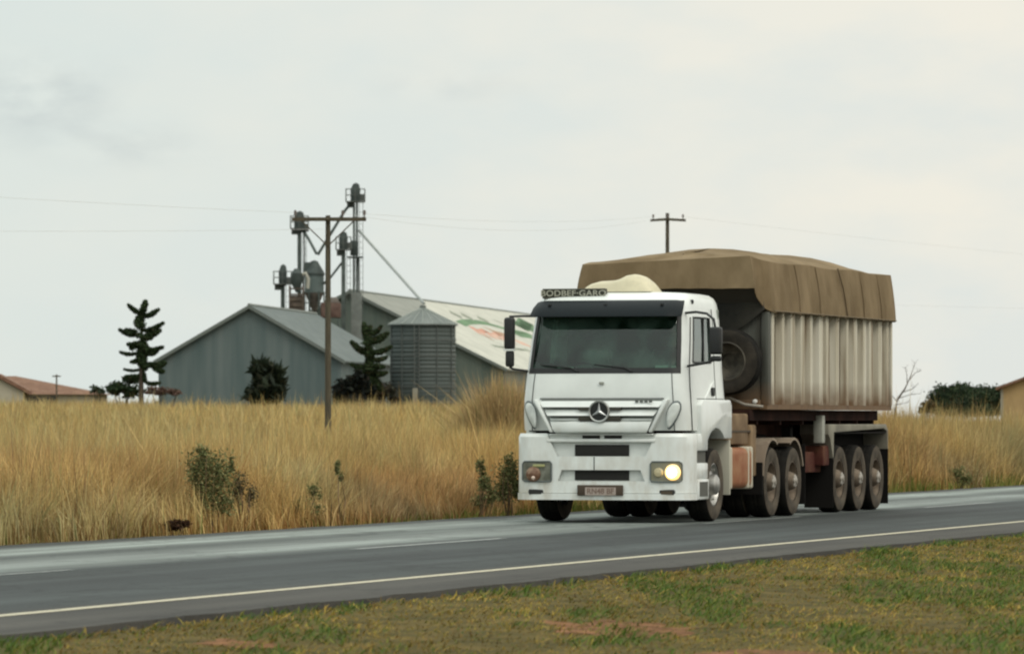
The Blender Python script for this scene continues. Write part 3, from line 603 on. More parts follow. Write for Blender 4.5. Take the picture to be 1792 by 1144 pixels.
# --- entry step beside the bumper, front fender
for sgn in (-1, 1):
    q = MB(); f = lambda a, b_: (min(sgn*a, sgn*b_), max(sgn*a, sgn*b_))
    q.box(*f(.9, 1.262), .43, 1.02, .315, .60); q.box(*f(.9, 1.25), .43, 1.0, .60, .82); q.box(*f(.9, 1.255), .43, .98, .985, 1.22)
    st = q.build('entry_step', W_, T, bevel=.02)
    q = MB(); q.box(*f(1.0, 1.22), .43, .97, .82, .985); q.box(*f(1.2, 1.266), .50, .94, .36, .56); q.build('step_tread', mat('step_grey', (.09, .09, .075), .7), st)
    arc = [(1.45+.76*math.cos(t), .53+.76*math.sin(t)) for t in np.linspace(R(54), R(143), 16)]
    q = MB(); poly = [(.70, 1.02), (.62, 1.2), (.62, 1.62), (.72, 1.69), (2.22, 1.69), (2.30, 1.62), (2.30, 1.145)]+arc
    q.prism(poly, *f(.98, 1.262), 'x'); q.build('front_fender', W_, T, bevel=.025)
    q = MB(); q.box(*f(.85, 1.24), 2.24, 2.29, .36, 1.13); q.build('mud_flap', mat('cream_flap', (.48, .46, .37), .7), T, bevel=.008)
# --- mirrors
def mirror(sgn):
    m = empty('mirror', (0, 0, 0), 0, T)
    x0, x1 = sorted((sgn*1.27, sgn*1.41)); zt, zm, zb = (2.82, 2.38, 2.14)
    if sgn > 0: x0, x1, zt, zm, zb = 1.51, 1.68, 2.675, 2.30, 2.205
    q = MB(); q.box(x0, x1, .04, .17, zm, zt); q.build('mirror_housing', BLK, m, bevel=.035, seg=3)
    q = MB(); q.box(x0+.015, x1-.01, .06, .16, zb, zm-.02); q.build('wide_mirror', BLK, m, bevel=.03, seg=3)
    q = MB(); q.box(x0+.012, x1-.012, .17, .176, zm+.03, zt-.03); q.build('mirror_glass', CHR, m)
    if sgn < 0:
        q = MB(); q.box(x0-.004, x1+.004, .05, .15, zm-.022, zm+.006); q.build('mirror_bracket', W2, m)
    q = MB(); xm = (x0+x1)/2
    if sgn < 0: q.tube([(xm, .1, zt-.02), (xm, .1, zt+.012), (-1.2, .2, zt+.02), (-1.04, .38, zt+.02)], .016, 8); q.build('mirror_arm', BLK, m, smooth=True); q = MB(); q.tube([(xm, .1, zb), (xm+.05, .12, zb-.03), (-1.12, .3, zb-.06)], .016, 8)
    else: q.tube([(1.06, .50, 2.875), (1.25, .35, 2.885), (1.44, .2, 2.86), (1.56, .12, 2.78), (1.59, .1, 2.64)], .018, 8); q.build('mirror_arm', BLK, m, smooth=True); q = MB(); q.tube([(1.59, .1, 2.23), (1.46, .15, 2.19), (1.10, .35, 2.14)], .018, 8)
    q.build('mirror_arm', BLK, m, smooth=True)
mirror(-1); mirror(1)
# --- wheels
TYR = [(.30, -.14), (.36, -.155), (.44, -.16), (.485, -.145), (.505, -.115), (.512, -.04), (.505, -.03), (.505, -.02), (.512, -.012), (.512, .012), (.505, .02), (.505, .03), (.512, .04), (.505, .115), (.485, .145), (.44, .16), (.36, .155), (.30, .14)]
def tyre_mesh(q, axis, k=1, sg=1):
    for a, b_, mi in ((0, 4, 1), (3, 15, 0), (14, 18, 1)): q.lathe([(r*k, h*sg) for r, h in TYR[a:b_]], axis, n=48, mi=mi)
def wheel(x, y, sgn, kind):
    w = empty('wheel', (x, y, .512), 0, T)
    q = MB(); tyre_mesh(q, 'x', 1, sgn); q.build('tyre', [RUB, SDW], w, smooth=True, angle=50)
    q = MB()
    if kind == 'front': prof = [(.30, -.13), (.305, .13), (.285, .135), (.265, .08), (.24, .06), (.20, .085), (.15, .10), (.14, .17), (.10, .20), (.0, .205)]
    elif kind == 'trail': prof = [(.30, -.13), (.305, .13), (.28, .135), (.265, .02), (.23, -.0), (.17, .02), (.145, .10), (.115, .16), (.075, .175), (0, .18)]
    else: prof = [(.30, -.13), (.305, .13), (.28, .135), (.265, .0), (.23, -.04), (.17, -.03), (.145, .08), (.115, .16), (.075, .175), (0, .18)]
    q.lathe([(r, h*sgn) for r, h in prof], 'x', n=32)
    for k in range(10):
        t = 2*math.pi*k/10; h = .075 if kind == 'front' else -.02
        q.lathe([(.015, h*sgn), (.015, (h+.05)*sgn), (0, (h+.05)*sgn)], 'x', (0, .215*math.cos(t), .215*math.sin(t)), 6)
    q.build('rim', CHR if kind == 'front' else RIM, w, smooth=True)
    if kind != 'front':
        q = MB(); q.lathe([(.10, .165*sgn), (.105, .178*sgn), (.085, .19*sgn), (.05, .192*sgn), (.045, .205*sgn), (0, .208*sgn)], 'x', n=8); q.build('hub_cap', mat('pale_hub_cap', (.17, .145, .11), .55, metal=.1, col2=(.50, .47, .42), scale=12), w)  # pale disc colour stands in for the bright reflection on the hub face
    return w
for sgn in (-1, 1):
    wheel(sgn*1.08, 1.45, sgn, 'front')
    for y in (4.78, 6.08): wheel(sgn*1.075, y, sgn, 'drive'); wheel(sgn*.735, y, sgn, 'drive')
    for y in (9.16, 10.42, 11.66): wheel(sgn*1.06, y, sgn, 'trail')
# --- tractor chassis
q = MB()
for sx in (-.42, .42): q.box(sx-.04, sx+.04, .25, 7.0, .74, 1.0)
for y in (.5, 2.6, 3.7, 5.4, 6.9): q.box(-.40, .40, y-.06, y+.06, .78, .94)
q.build('tractor_frame', CHS, T)
q = MB(); q.box(-.38, .38, .25, 2.1, .62, 1.22); q.box(-1.0, 1.0, .12, .40, .50, 1.2); q.box(-.85, .85, .3, .9, .40, .56); q.box(-.3, .3, 2.1, 2.9, .5, .9); q.build('engine', DRK, T, bevel=.04)
q = MB()
for y in (1.45, 4.78, 6.08): q.tube([(-1.0, y, .51), (1.0, y, .51)], .075, 10); q.lathe([(0, -.22), (.17, -.16), (.21, 0), (.17, .16), (0, .22)], 'y', (0, y, .50), 16)
q.build('axle', DRK, T, smooth=True)
q = MB(); q.box(-.45, .45, 4.9, 5.9, 1.0, 1.16); q.build('fifth_wheel', DRK, T, bevel=.03)
TNK = mat('orange_brown_tank', (.25, .085, .032), .6, col2=(.34, .17, .08), scale=2.5, spec=.3)
q = MB(); q.box(.62, 1.22, 2.36, 3.72, .44, 1.02); tank = q.build('fuel_tank', TNK, T, bevel=.10, seg=4)
q = MB()
for y in (2.42, 3.40, 3.60): q.box(.60, 1.232, y-.035, y+.035, .43, 1.032)
q.build('tank_strap', mat('pale_strap', (.50, .46, .36), .6), tank, bevel=.10, seg=4)
q = MB(); q.box(-1.2, -.62, 2.4, 3.9, .42, 1.0); q.build('battery_box', CHS, T, bevel=.05)
q = MB(); q.box(-1.12, 1.14, 2.42, 3.70, 1.06, 1.50); q.box(-.9, .9, 2.5, 3.3, 1.45, 1.56); q.build('chassis_cover', MUD, T, bevel=.03)
q = MB(); q.box(-1.14, 1.15, 2.41, 4.15, 1.235, 1.262); q.build('cover_rail', mat('rail_dark', (.07, .05, .03), .8), T)
q = MB(); q.tube([(.72, 2.44, .8), (.72, 2.44, 2.75)], .075, 12); q.tube([(-.8, 2.46, 1.2), (-.8, 2.46, 2.8)], .10, 12); q.build('exhaust_stack', DRK, T, smooth=True)
FND = mat('dusty_fender', (.21, .16, .115), .8, col2=(.33, .27, .20), scale=3)
for sgn in (-1, 1):
    for y, a0, a1 in ((4.78, 62, 172), (6.08, 20, 118)):
        q = MB(); rings = []
        for t in np.linspace(R(a0), R(a1), 14): rings.append([(sgn*.60, y+.60*math.cos(t), .52+.63*math.sin(t)), (sgn*1.24, y+.60*math.cos(t), .52+.63*math.sin(t)), (sgn*1.24, y+.565*math.cos(t), .52+.595*math.sin(t))])
        q.loft(rings, False); q.build('drive_fender', FND, T, smooth=True, solid=.015)
    a, b_ = sorted((sgn*.6, sgn*1.24)); q = MB(); q.box(a, b_, 4.12, 4.15, .34, .80); q.build('mud_flap', DRK, T); q = MB(); q.box(a, b_, 6.74, 6.76, .16, 1.05); q.build('mud_flap', DRK, T)
    a, b_ = sorted((sgn*.72, sgn*1.16)); q = MB(); q.box(a, b_, 3.80, 4.10, .60, 1.34); q.build('side_panel', MUD, T, bevel=.03)
# --- trailer frame
q = MB()
for sx in (-.5, .5): q.box(sx-.06, sx+.06, 3.9, 12.25, 1.16, 1.46)
for y in (4.6, 6.0, 7.4, 8.4, 9.8, 11.0, 12.1): q.box(-1.05, 1.05, y-.05, y+.05, 1.34, 1.46)
q.box(-1.1, 1.1, 3.95, 12.2, 1.40, 1.555); q.build('trailer_frame', mat('dark_rusty_frame', (.022, .012, .010), .9, col2=(.06, .028, .02), scale=2, spec=.1), T)
q = MB()
for sx in (-.62, .62): q.box(sx-.05, sx+.05, 7.0, 12.0, .74, 1.14)
q.box(-.68, .68, 8.3, 8.7, .55, 1.1); q.box(.75, 1.05, 7.35, 8.55, .62, .93); q.box(.70, 1.18, 8.15, 8.55, .72, 1.02); q.build('suspension_frame', RED, T, bevel=.02)
q = MB(); q.box(-.52, .52, 7.2, 12.1, .48, 1.30); q.box(-.60, .60, 4.2, 7.0, .60, 1.20); q.box(-.86, .86, 8.75, 12.3, .92, 1.32); q.build('underbody_dark_fill', DRK, T, bevel=.05)  # added dark fill, blocks the bright view through under the trailer
q = MB(); [q.tube([(-1.0, y, .51), (1.0, y, .51)], .07, 10) for y in (9.16, 10.42, 11.66)]; q.build('trailer_axle', DRK, T, smooth=True)
for sgn in (-1, 1):
    q = MB(); q.box(sgn*.80-.07, sgn*.80+.07, 7.35, 7.5, .40, 1.3); q.box(sgn*.80-.14, sgn*.80+.14, 7.30, 7.55, .36, .40); q.build('landing_leg', DRK, T)
    a, b_ = sorted((sgn*.78, sgn*1.23)); q = MB()
    q.prism([(8.30, 1.345), (8.30, 1.19), (8.42, 1.12), (8.62, .80), (8.64, .80), (8.66, 1.22), (12.10, 1.275), (12.32, 1.23), (12.36, .95), (12.385, .95), (12.385, 1.25), (12.25, 1.345)], a, b_, 'x'); fd = q.build('trailer_fender', mat('dusty_grey_fender', (.17, .155, .12), .75, col2=(.28, .26, .20), scale=2), T, bevel=.01)
    q = MB(); q.box(a, b_, 8.60, 8.615, .08, .86); q.build('mud_flap', DRK, T); q = MB(); q.box(a, b_, 12.37, 12.385, .09, .96); q.build('mud_flap', DRK, T)
    q = MB(); q.box(a-.0, b_-.02 if sgn > 0 else b_, 8.66, 12.3, 1.20, 1.222); q.build('fender_liner', DRK, T)
q = MB(); q.box(1.06, 1.20, 8.02, 8.20, 1.06, 1.48); q.build('control_box', mat('pale_grey_box', (.34, .34, .29), .6, var=.15), T, bevel=.015)
q = MB(); q.box(-1.1, 1.1, 12.30, 12.36, .62, .78); q.build('rear_guard', CHS, T)
# --- tipper body
def tipper_mat(name, c1, c2, rust, lo):
    m = bpy.data.materials.new(name); m.use_nodes = True; nt = m.node_tree; n = nt.nodes; l = nt.links; p = n['Principled BSDF']; p.inputs['Roughness'].default_value = .7; p.inputs['Specular IOR Level'].default_value = .25
    t = n.new('ShaderNodeTexCoord'); mp = n.new('ShaderNodeMapping'); mp.inputs['Scale'].default_value = (3, 3, .22); l.new(t.outputs['Object'], mp.inputs[0])
    a = n.new('ShaderNodeTexNoise'); a.inputs['Scale'].default_value = 1.6; a.inputs['Detail'].default_value = 6; l.new(mp.outputs[0], a.inputs['Vector'])
    r = n.new('ShaderNodeValToRGB'); e = r.color_ramp.elements; e[0].position = lo; e[0].color = (*rust, 1); e[1].position = lo+.15; e[1].color = (*c1, 1); x = e.new(lo+.38); x.color = (*c2, 1); l.new(a.outputs[0], r.inputs[0])
    s = n.new('ShaderNodeSeparateXYZ'); l.new(t.outputs['Object'], s.inputs[0]); mr = n.new('ShaderNodeMapRange'); mr.inputs[1].default_value = 1.98; mr.inputs[2].default_value = 1.60; l.new(s.outputs[2], mr.inputs[0])
    b2 = n.new('ShaderNodeTexNoise'); b2.inputs['Scale'].default_value = 4; b2.inputs['Detail'].default_value = 6; l.new(t.outputs['Object'], b2.inputs['Vector'])
    mu = n.new('ShaderNodeMath'); mu.operation = 'MULTIPLY'; l.new(mr.outputs[0], mu.inputs[0]); l.new(b2.outputs[0], mu.inputs[1]); m3 = n.new('ShaderNodeMath'); m3.operation = 'MULTIPLY'; m3.use_clamp = True; l.new(mu.outputs[0], m3.inputs[0]); m3.inputs[1].default_value = 1.9
    mx = n.new('ShaderNodeMix'); mx.data_type = 'RGBA'; mx.inputs[7].default_value = (.17, .105, .058, 1); l.new(m3.outputs[0], mx.inputs[0]); l.new(r.outputs[0], mx.inputs[6]); l.new(mx.outputs[2], p.inputs['Base Color']); return m
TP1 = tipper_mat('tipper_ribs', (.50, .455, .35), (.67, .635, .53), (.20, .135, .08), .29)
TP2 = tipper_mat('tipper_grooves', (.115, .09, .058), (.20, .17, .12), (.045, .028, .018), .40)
TPF = tipper_mat('front_sheet_painted_shade', (.075, .078, .066), (.12, .122, .105), (.035, .032, .025), .36)  # front wall colour darkened to deepen the weak shade behind the cab
q = MB(); YB0, YB1 = 4.22, 12.30; jr = random.Random(5)
q.box(-1.26, 1.26, YB0, YB1, 1.565, 1.62, 1)
ys = [YB0+.30+(YB1-YB0-.5)*k/13+jr.uniform(-.09, .09) for k in range(14)]
for sgn in (-1, 1):
    X0, X1 = 1.205, 1.30; prof = [(X0, YB0)]
    for y in ys: w2 = jr.uniform(.055, .125); prof += [(X0, y-w2-.03), (X1, y-w2), (X1, y+w2), (X0, y+w2+.03)]
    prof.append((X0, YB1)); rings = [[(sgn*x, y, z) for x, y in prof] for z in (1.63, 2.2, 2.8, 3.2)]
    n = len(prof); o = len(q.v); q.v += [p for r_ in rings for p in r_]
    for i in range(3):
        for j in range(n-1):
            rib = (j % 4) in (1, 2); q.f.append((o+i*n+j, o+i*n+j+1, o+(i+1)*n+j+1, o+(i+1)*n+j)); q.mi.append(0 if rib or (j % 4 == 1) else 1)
    a, b_ = sorted((sgn*1.18, sgn*1.315)); q.box(a, b_-.02*(sgn > 0), YB0-.02, YB1+.02, 1.56, 1.63, 1);  q.box(a, b_, YB1-.10, YB1+.015, 1.63, 3.2, 0); c_, d_ = sorted((sgn*1.15, sgn*1.24)); q.box(c_, d_, YB0+.5, YB1, 3.2, 3.3, 1)
q.box(-1.2, 1.2, YB1-.06, YB1, 1.62, 3.4, 1)
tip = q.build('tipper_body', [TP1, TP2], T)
q = MB(); q.box(-1.20, 1.20, YB0-.01, YB0+.05, 1.60, 3.45); q.box(-1.20, 1.20, YB0-.07, YB0-.012, 1.56, 1.70)
for x in (-.9, -.3, .3): q.box(x-.05, x+.05, YB0-.07, YB0-.012, 1.72, 3.3)
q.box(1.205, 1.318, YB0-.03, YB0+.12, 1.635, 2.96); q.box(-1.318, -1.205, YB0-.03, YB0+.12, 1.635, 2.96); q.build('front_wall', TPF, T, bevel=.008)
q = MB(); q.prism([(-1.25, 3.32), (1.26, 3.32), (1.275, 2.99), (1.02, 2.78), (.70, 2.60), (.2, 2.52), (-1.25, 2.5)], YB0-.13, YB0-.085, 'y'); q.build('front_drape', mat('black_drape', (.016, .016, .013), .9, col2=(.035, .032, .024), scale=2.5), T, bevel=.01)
q = MB(); q.box(-.34, .34, 3.75, 4.14, 1.46, 3.05); q.build('lift_cylinder_cover', DRK, T, bevel=.05)
q = MB(); q.prism([(YB0-.02, 3.42), (YB0-.46, 3.42), (YB0-.46, 3.36), (YB0-.02, 3.0)], -1.2, 1.2, 'x'); q.build('headboard_canopy', mat('canopy_dark', (.05, .045, .035), .8), T)
q = MB(); q.tube([(1.255, 4.12, 1.60), (1.0, 4.05, 1.63), (.80, 4.0, 1.72), (.4, 4.0, 1.72)], .022, 8); q.build('tipper_stay', mat('stay_grey', (.33, .30, .25), .6), T)
q = MB(); q.lathe([(0, -.03), (.03, -.02), (.035, .02), (0, .03)], 'y', (1.13, 4.13, 1.675), 12); q.build('marker_lamp', mat('clear_marker', (.85, .85, .8), .2), T, smooth=True)
# --- spare wheel hung on the front wall
DSW = mat('dark_sidewall', (.028, .025, .021), .9, col2=(.05, .043, .034), scale=4, spec=.1)
sw = empty('spare_wheel', (.80, 3.92, 2.245), 0, T)
q = MB(); tyre_mesh(q, 'y', .93); q.build('tyre', [RUB, DSW], sw, smooth=True, angle=50)
q = MB(); q.lathe([(.285, -.145), (.265, -.15), (.245, -.04), (.20, .0), (.12, .02), (.12, .06), (0, .06)], 'y', n=32); q.build('rim', mat('spare_rim', (.035, .03, .022), .8, col2=(.10, .088, .066), scale=5), sw, smooth=True)
q = MB(); q.box(.72, .88, 4.06, 4.16, 1.9, 2.6); q.build('spare_bracket', DRK, T)
# --- tarpaulin over the load
def tarp_mat():
    m = mat('brown_canvas', (.155, .112, .062), .9, col2=(.265, .198, .118), scale=1.6, lo=.35, hi=.68, bump=.8, bscale=3.2, spec=.1, detail=8, stretch=(1, 1, .55)); return m
def tarp():
    q = MB(); hw, y0, y1 = 1.36, 3.70, 12.40; per = []
    def seg(a, b_, n): return [(a[0]+(b_[0]-a[0])*k/n, a[1]+(b_[1]-a[1])*k/n) for k in range(n)]
    c = [(-hw-.02, y0+.02), (hw-.13, y0), (hw-.02, y0+.56), (hw+.0, y1-.03), (hw-.03, y1), (-hw+.03, y1), (-hw-.02, y1-.03), (-hw-.07, y0+.10)]
    for i, n in zip(range(8), (22, 5, 60, 1, 20, 1, 60, 2)): per += seg(c[i], c[(i+1) % 8], n)
    rr = np.random.default_rng(4); n = len(per); ph = np.arange(n)
    def ring(t):                                             # t=0 hem .. 1 top edge
        out = []
        for k, (x, y) in enumerate(per):
            fr = 1-min(1, max(0, (y-y0-.02)/.48)); hem = 2.965+.325*fr+(.008*math.sin(k*1.7)+.008*math.sin(k*.6))*(1-.6*fr)
            if y > y1-.1: hem -= .01
            tz = 3.69+.055*(x/hw)*(fr)+.012*math.sin(y*2.1)
            z = hem+(tz-hem)*t; inn = .075*t**1.6; wv = (.006*math.sin(k*.83)+.006*math.sin(k*2.3+1))*(1-t)*1.2
            dn = .07*math.sin(math.pi*min(1, max(0, (y-y0-.02)/.5)))*(1-.55*t) if x > hw-.16 else 0; s = 1-(inn-wv+dn)/hw; out.append((x*s, y0+.4+(y-y0-.4)*(1-.010*t) if y < y1-.2 else y-.04*t, z))
        return out
    rings = [ring(t) for t in (0, .12, .3, .5, .7, .86, .95, 1)]
    top = rings[-1]
    for s, in ((.90,), (.72,), (.5,), (.25,), (.04,)):
        row = []
        for (x, y, z) in top:
            yy = y0+1.1+(y-(y0+1.1))*(.4+.6*s) if y < y0+1.1 else (y1-1.2+(y-(y1-1.2))*(.4+.6*s) if y > y1-1.2 else y)
            e = min(1, max(0, (yy-y0)/2.8)); e2 = min(1, max(0, (y1-yy)/3.6)); crown = .225*math.sin(e*math.pi/2)*math.sin(e2*math.pi/2)**.9*(1+.12*math.sin(yy*1.3+1))
            row.append((x*s, yy, z+.01*(1-s)+crown*(1-s**2.2)+.008*math.sin(yy*5+x*3)))
        rings.append(row)
    q.loft(rings, True); return q.build('tarpaulin', tarp_mat(), T, smooth=True, solid=.012, angle=38)
trp = tarp()
q = MB()
for k in range(16):
    y = 4.5+k*.5; q.tube([(1.385, y, 2.99), (1.35, y+.03, 2.93), (1.32, y, 2.89)], .006, 5)
q.tube([(1.378, 4.3, 2.975), (1.378, 12.3, 2.975)], .012, 6); q.build('tarp_rope', mat('rope', (.16, .12, .07), .9), trp)
for y_ in (5.9, 7.2, 10.1, 11.3):
    q = MB(); q.tube([(1.283, y_, 3.68), (1.325, y_+.02, 3.45), (1.357, y_+.03, 3.2), (1.368, y_+.03, 2.98)], .007, 5); q.build('tarp_seam', mat('seam_brown', (.15, .105, .055), .9), trp)
q = MB(); q.tube([(1.30, 8.6, 3.70), (1.352, 8.75, 3.4), (1.375, 8.95, 2.98)], .012, 6); q.build('tarp_strap', mat('strap_dark', (.11, .075, .04), .9), trp)
# ================================================================== background buildings
def sheet_mat(name, c1, c2, sc=1.2, rib=2.2, rust=None, axis='x'):
    m = bpy.data.materials.new(name); m.use_nodes = True; nt = m.node_tree; n = nt.nodes; l = nt.links; p = n['Principled BSDF']; p.inputs['Roughness'].default_value = .6; p.inputs['Specular IOR Level'].default_value = .3
    t = n.new('ShaderNodeTexCoord'); mp = n.new('ShaderNodeMapping'); mp.inputs['Scale'].default_value = {'x': (1, 1, .10), 'z': (.1, .1, 1)}[axis]; l.new(t.outputs['Object'], mp.inputs[0])
    a = n.new('ShaderNodeTexNoise'); a.inputs['Scale'].default_value = sc; a.inputs['Detail'].default_value = 5; l.new(mp.outputs[0], a.inputs['Vector'])
    r = n.new('ShaderNodeValToRGB'); e = r.color_ramp.elements; e[0].position = .32; e[0].color = (*c1, 1); e[1].position = .68; e[1].color = (*c2, 1); l.new(a.outputs[0], r.inputs[0])
    w = n.new('ShaderNodeTexWave'); w.wave_type = 'BANDS'; w.bands_direction = 'X' if axis == 'x' else 'Z'; w.inputs['Scale'].default_value = rib; l.new(t.outputs['Object'], w.inputs['Vector'])
    bp = n.new('ShaderNodeBump'); bp.inputs['Strength'].default_value = .6; bp.inputs['Distance'].default_value = .05; l.new(w.outputs[0], bp.inputs['Height']); l.new(bp.outputs[0], p.inputs['Normal'])
    l.new(r.outputs[0], p.inputs['Base Color']); return m
BARN = sheet_mat('grey_barn_sheet', (.088, .125, .125), (.142, .175, .172)); BROOF = sheet_mat('pale_barn_roof', (.08, .105, .10), (.135, .16, .152))
WARE = sheet_mat('warehouse_sheet', (.085, .115, .10), (.13, .155, .13)); WROOF = sheet_mat('white_painted_roof', (.19, .20, .17), (.27, .275, .235), .8)
def gz(x, y): return float(ground_z(x, y))
def gable_building(name, label, cat, apex_px, apex_py, Y, half_px, eave_py, length, head, wall_m, roof_m, over=.35):
    """gable end faces the viewer; local y runs back along the ridge"""
    X = at(apex_px, Y); zr = zat(apex_py, Y); hw = half_px/FPX*Y; ze = zat(eave_py, Y); g = gz(X, Y)-.3
    e = empty(name, (X, Y, g), -R(head)); tag(e, label, cat); zr -= g; ze -= g
    q = MB(); q.prism([(-hw, 0), (hw, 0), (hw, ze), (0, zr), (-hw, ze)], 0, length, 'y'); wall = q.build('wall', wall_m, e)
    q = MB(); sl = (zr-ze)/hw; t = .14
    for s in (-1, 1): q.prism([(0, zr+.012), (s*(hw+over), ze-sl*over+.012), (s*(hw+over), ze-sl*over+t), (0, zr+t)], -over, length+over, 'y')
    roof = q.build('roof', roof_m, e)
    q = MB(); q.tube([(0, -over-.02, zr+t+.01), (0, length+over, zr+t+.01)], .13, 6); q.build('ridge_cap', mat('ridge_cap', (.17, .19, .17), .6), roof)
    q = MB()
    for s in (-1, 1): q.prism([(0, zr-.12), (s*(hw+over), ze-sl*over-.12), (s*(hw+over), ze-sl*over+t+.02), (0, zr+t+.02)], -over-.06, -over-.004, 'y')
    q.build('barge_board', mat('barge_grey', (.13, .15, .135), .7), roof)
    return e, hw, zr, ze, roof, wall
barn, hw, zr, ze, _, bw = gable_building('barn', 'grey sheet-metal barn with a wide gable end, beside the conifer at the field edge', 'barn', 437, 537, 402, 162, 630, 33, 6.5, BARN, BROOF)
q = MB(); q.box(hw+.01, hw+.05, 4, 24, 0, 3.0); q.build('side_door', mat('open_black_doorway', (.012, .012, .012), .9), barn)
ware, whw, wzr, wze, wroof, _ = gable_building('warehouse', 'long dark-walled warehouse with painted writing on its white roof', 'warehouse', 613, 511, 455, 272, 645, 118, 8.5, WARE, WROOF)
YL = 396; o = Vector((at(612, YL), YL, gz(at(612, YL), YL)-.2)); lt = empty('lean_to', o); tag(lt, 'black sloping lean-to shelter against the right side of the grey barn', 'lean-to')
pl_ = lambda px, py: (at(px, YL)-o.x, zat(py, YL)-o.z)
q = MB(); q.prism([(pl_(583, 700)[0], 0), (pl_(645, 700)[0], 0), pl_(645, 658), pl_(634, 651), pl_(584, 678)], -2, 2, 'y'); q.build('wall', mat('black_sheet', (.010, .011, .011), .9), lt)
q = MB(); a_, b_, c_ = pl_(578, 680.5), pl_(634, 649.6), pl_(648, 659); q.prism([a_, b_, c_, (c_[0], c_[1]+.1), (b_[0], b_[1]+.11), (a_[0], a_[1]+.1)], -2.3, 2.3, 'y'); q.build('roof', mat('black_roof_sheet', (.022, .024, .024), .8), lt)
# painted marks on the warehouse roof slope that faces the road: u along the ridge, v down the slope
def roof_uv(px, py):
    e = ware; Mi = Matrix.Translation(e.location) @ Matrix.Rotation(-R(8.5), 4, 'Z'); inv = Mi.inverted()
    o = inv @ Vector((0, 0, EYE)); d = (inv.to_3x3() @ Vector(((px-CX)/FPX, 1, -(py-HZ)/FPX)))
    sl = (wzr-wze)/whw; t = (wzr+.14-o.z-sl*o.x)/(d.z+sl*d.x) ; p = o+d*t; return p.y, p.x
def roof_mark(q, pts, w):
    sl = (wzr-wze)/whw; uv = [roof_uv(*p) for p in pts]
    for (u0, x0), (u1, x1) in zip(uv[:-1], uv[1:]):
        a = Vector((u1-u0, x1-x0)); n_ = Vector((-a.y, a.x)).normalized()*w/2; r_ = []
        for du, u, x in ((1, u0, x0), (-1, u0, x0), (-1, u1, x1), (1, u1, x1)): r_.append((x+du*n_.y, u+du*n_.x, wzr-sl*(x+du*n_.y)+.155))
        q.add(r_, [(0, 1, 2, 3)])
gm = mat('roof_green_paint', (.10, .19, .09), .8, var=.3, scale=.6); rm = mat('roof_red_paint', (.50, .20, .13), .8, col2=(.58, .40, .30), scale=.5); dm = mat('roof_grey_paint', (.22, .24, .18), .8, var=.3, scale=.6); tm = mat('roof_tan_paint', (.46, .36, .25), .8)
sl_ = (wzr-wze)/whw; u0_ = roof_uv(748, 533)[0]
zr_ = lambda x, u: (x, u, wzr-sl_*x+.146)
q = MB(); q.add([zr_(.12, u0_), zr_(whw*.30, u0_*.62), zr_(whw*.5, u0_*.18), zr_(whw*.62, -.25), zr_(whw+.3, -.25), zr_(whw+.3, 118), zr_(.12, 118)], [(0, 1, 2, 3, 4, 5, 6)]); q.build('pale_panel', sheet_mat('pale_roof_sheet', (.42, .42, .355), (.56, .55, .47), .8), wroof)  # paler panel with a diagonal edge, greyer roof outside it
def mark(m, *strokes):
    q = MB()
    for pts, w in strokes: roof_mark(q, pts, w)
    q.build('painted_letter', m, wroof)
mark(gm, ([(806, 567), (815, 563.5), (830, 563), (848, 565), (866, 570), (886, 576), (905, 580), (930, 586)], .95)); mark(gm, ([(902, 562), (912, 574), (920, 562), (926, 578)], 1.5)); mark(gm, ([(900, 584), (928, 588)], 1.3))
for cx_, cy_ in ((796, 549), (816, 553), (844, 558)): mark(dm, ([(cx_-5, cy_-3), (cx_, cy_-1), (cx_+3, cy_+4), (cx_+6, cy_+5)], 1.1))
mark(dm, ([(866, 560), (880, 566)], .6)); mark(dm, ([(862, 605), (888, 609), (925, 613)], .5))
for k in range(6):
    x, y = 826+k*11.5, 573+k*3.1; mark(rm, ([(x+8, y+3), (x, y), (x+17, y+13)] if k % 2 == 0 else [(x+12, y+2), (x+3, y+4), (x+17, y+13)], .75))
mark(rm, ([(902, 597), (925, 604)], 1.3)); bm_ = mat('roof_brown_paint', (.34, .20, .12), .8)
mark(bm_, ([(852, 575), (872, 583), (890, 588)], 1.2)); mark(bm_, ([(850, 588), (858, 593)], 1.0)); mark(bm_, ([(872, 590), (880, 594)], 1.0))
# --- corrugated silo
YS = 418; SX, SR = at(740, YS), 57/FPX*YS; sg_ = gz(SX, YS)-.2
silo = empty('silo', (SX, YS, sg_)); tag(silo, 'squat corrugated steel silo with a conical roof, at the field edge left of the truck', 'silo')
zt = zat(568, YS)-sg_; za = zat(540, YS)-sg_
q = MB(); prof = [(SR, 0)]
nb = 44
for k in range(nb): prof.append((SR+(.02 if k % 2 else 0), zt*(k+.5)/nb))
prof.append((SR, zt)); q.lathe(prof, n=48); shell = q.build('shell', sheet_mat('silo_sheet', (.05, .066, .062), (.09, .106, .10), .9, 1, axis='z'), silo)
q = MB(); [q.lathe([(SR+.05, zt*k/6-.09), (SR+.06, zt*k/6), (SR+.05, zt*k/6+.09)], n=48) for k in range(1, 6)]; q.build('shell_band', mat('silo_band', (.075, .088, .082), .7), shell)
q = MB(); q.lathe([(SR+.22, zt-.06), (SR+.22, zt+.02), (.25, za), (.25, za+.25), (0, za+.28)], n=40); cone = q.build('cone_roof', sheet_mat('silo_roof', (.125, .145, .135), (.19, .21, .195)), silo, smooth=True, angle=30)
q = MB()
for k in range(20):
    t = 2*math.pi*k/20; q.tube([((SR+.2)*math.cos(t), (SR+.2)*math.sin(t), zt+.05), (.25*math.cos(t), .25*math.sin(t), za+.03)], .03, 5)
q.build('roof_rib', mat('roof_rib', (.30, .33, .30), .6), cone)
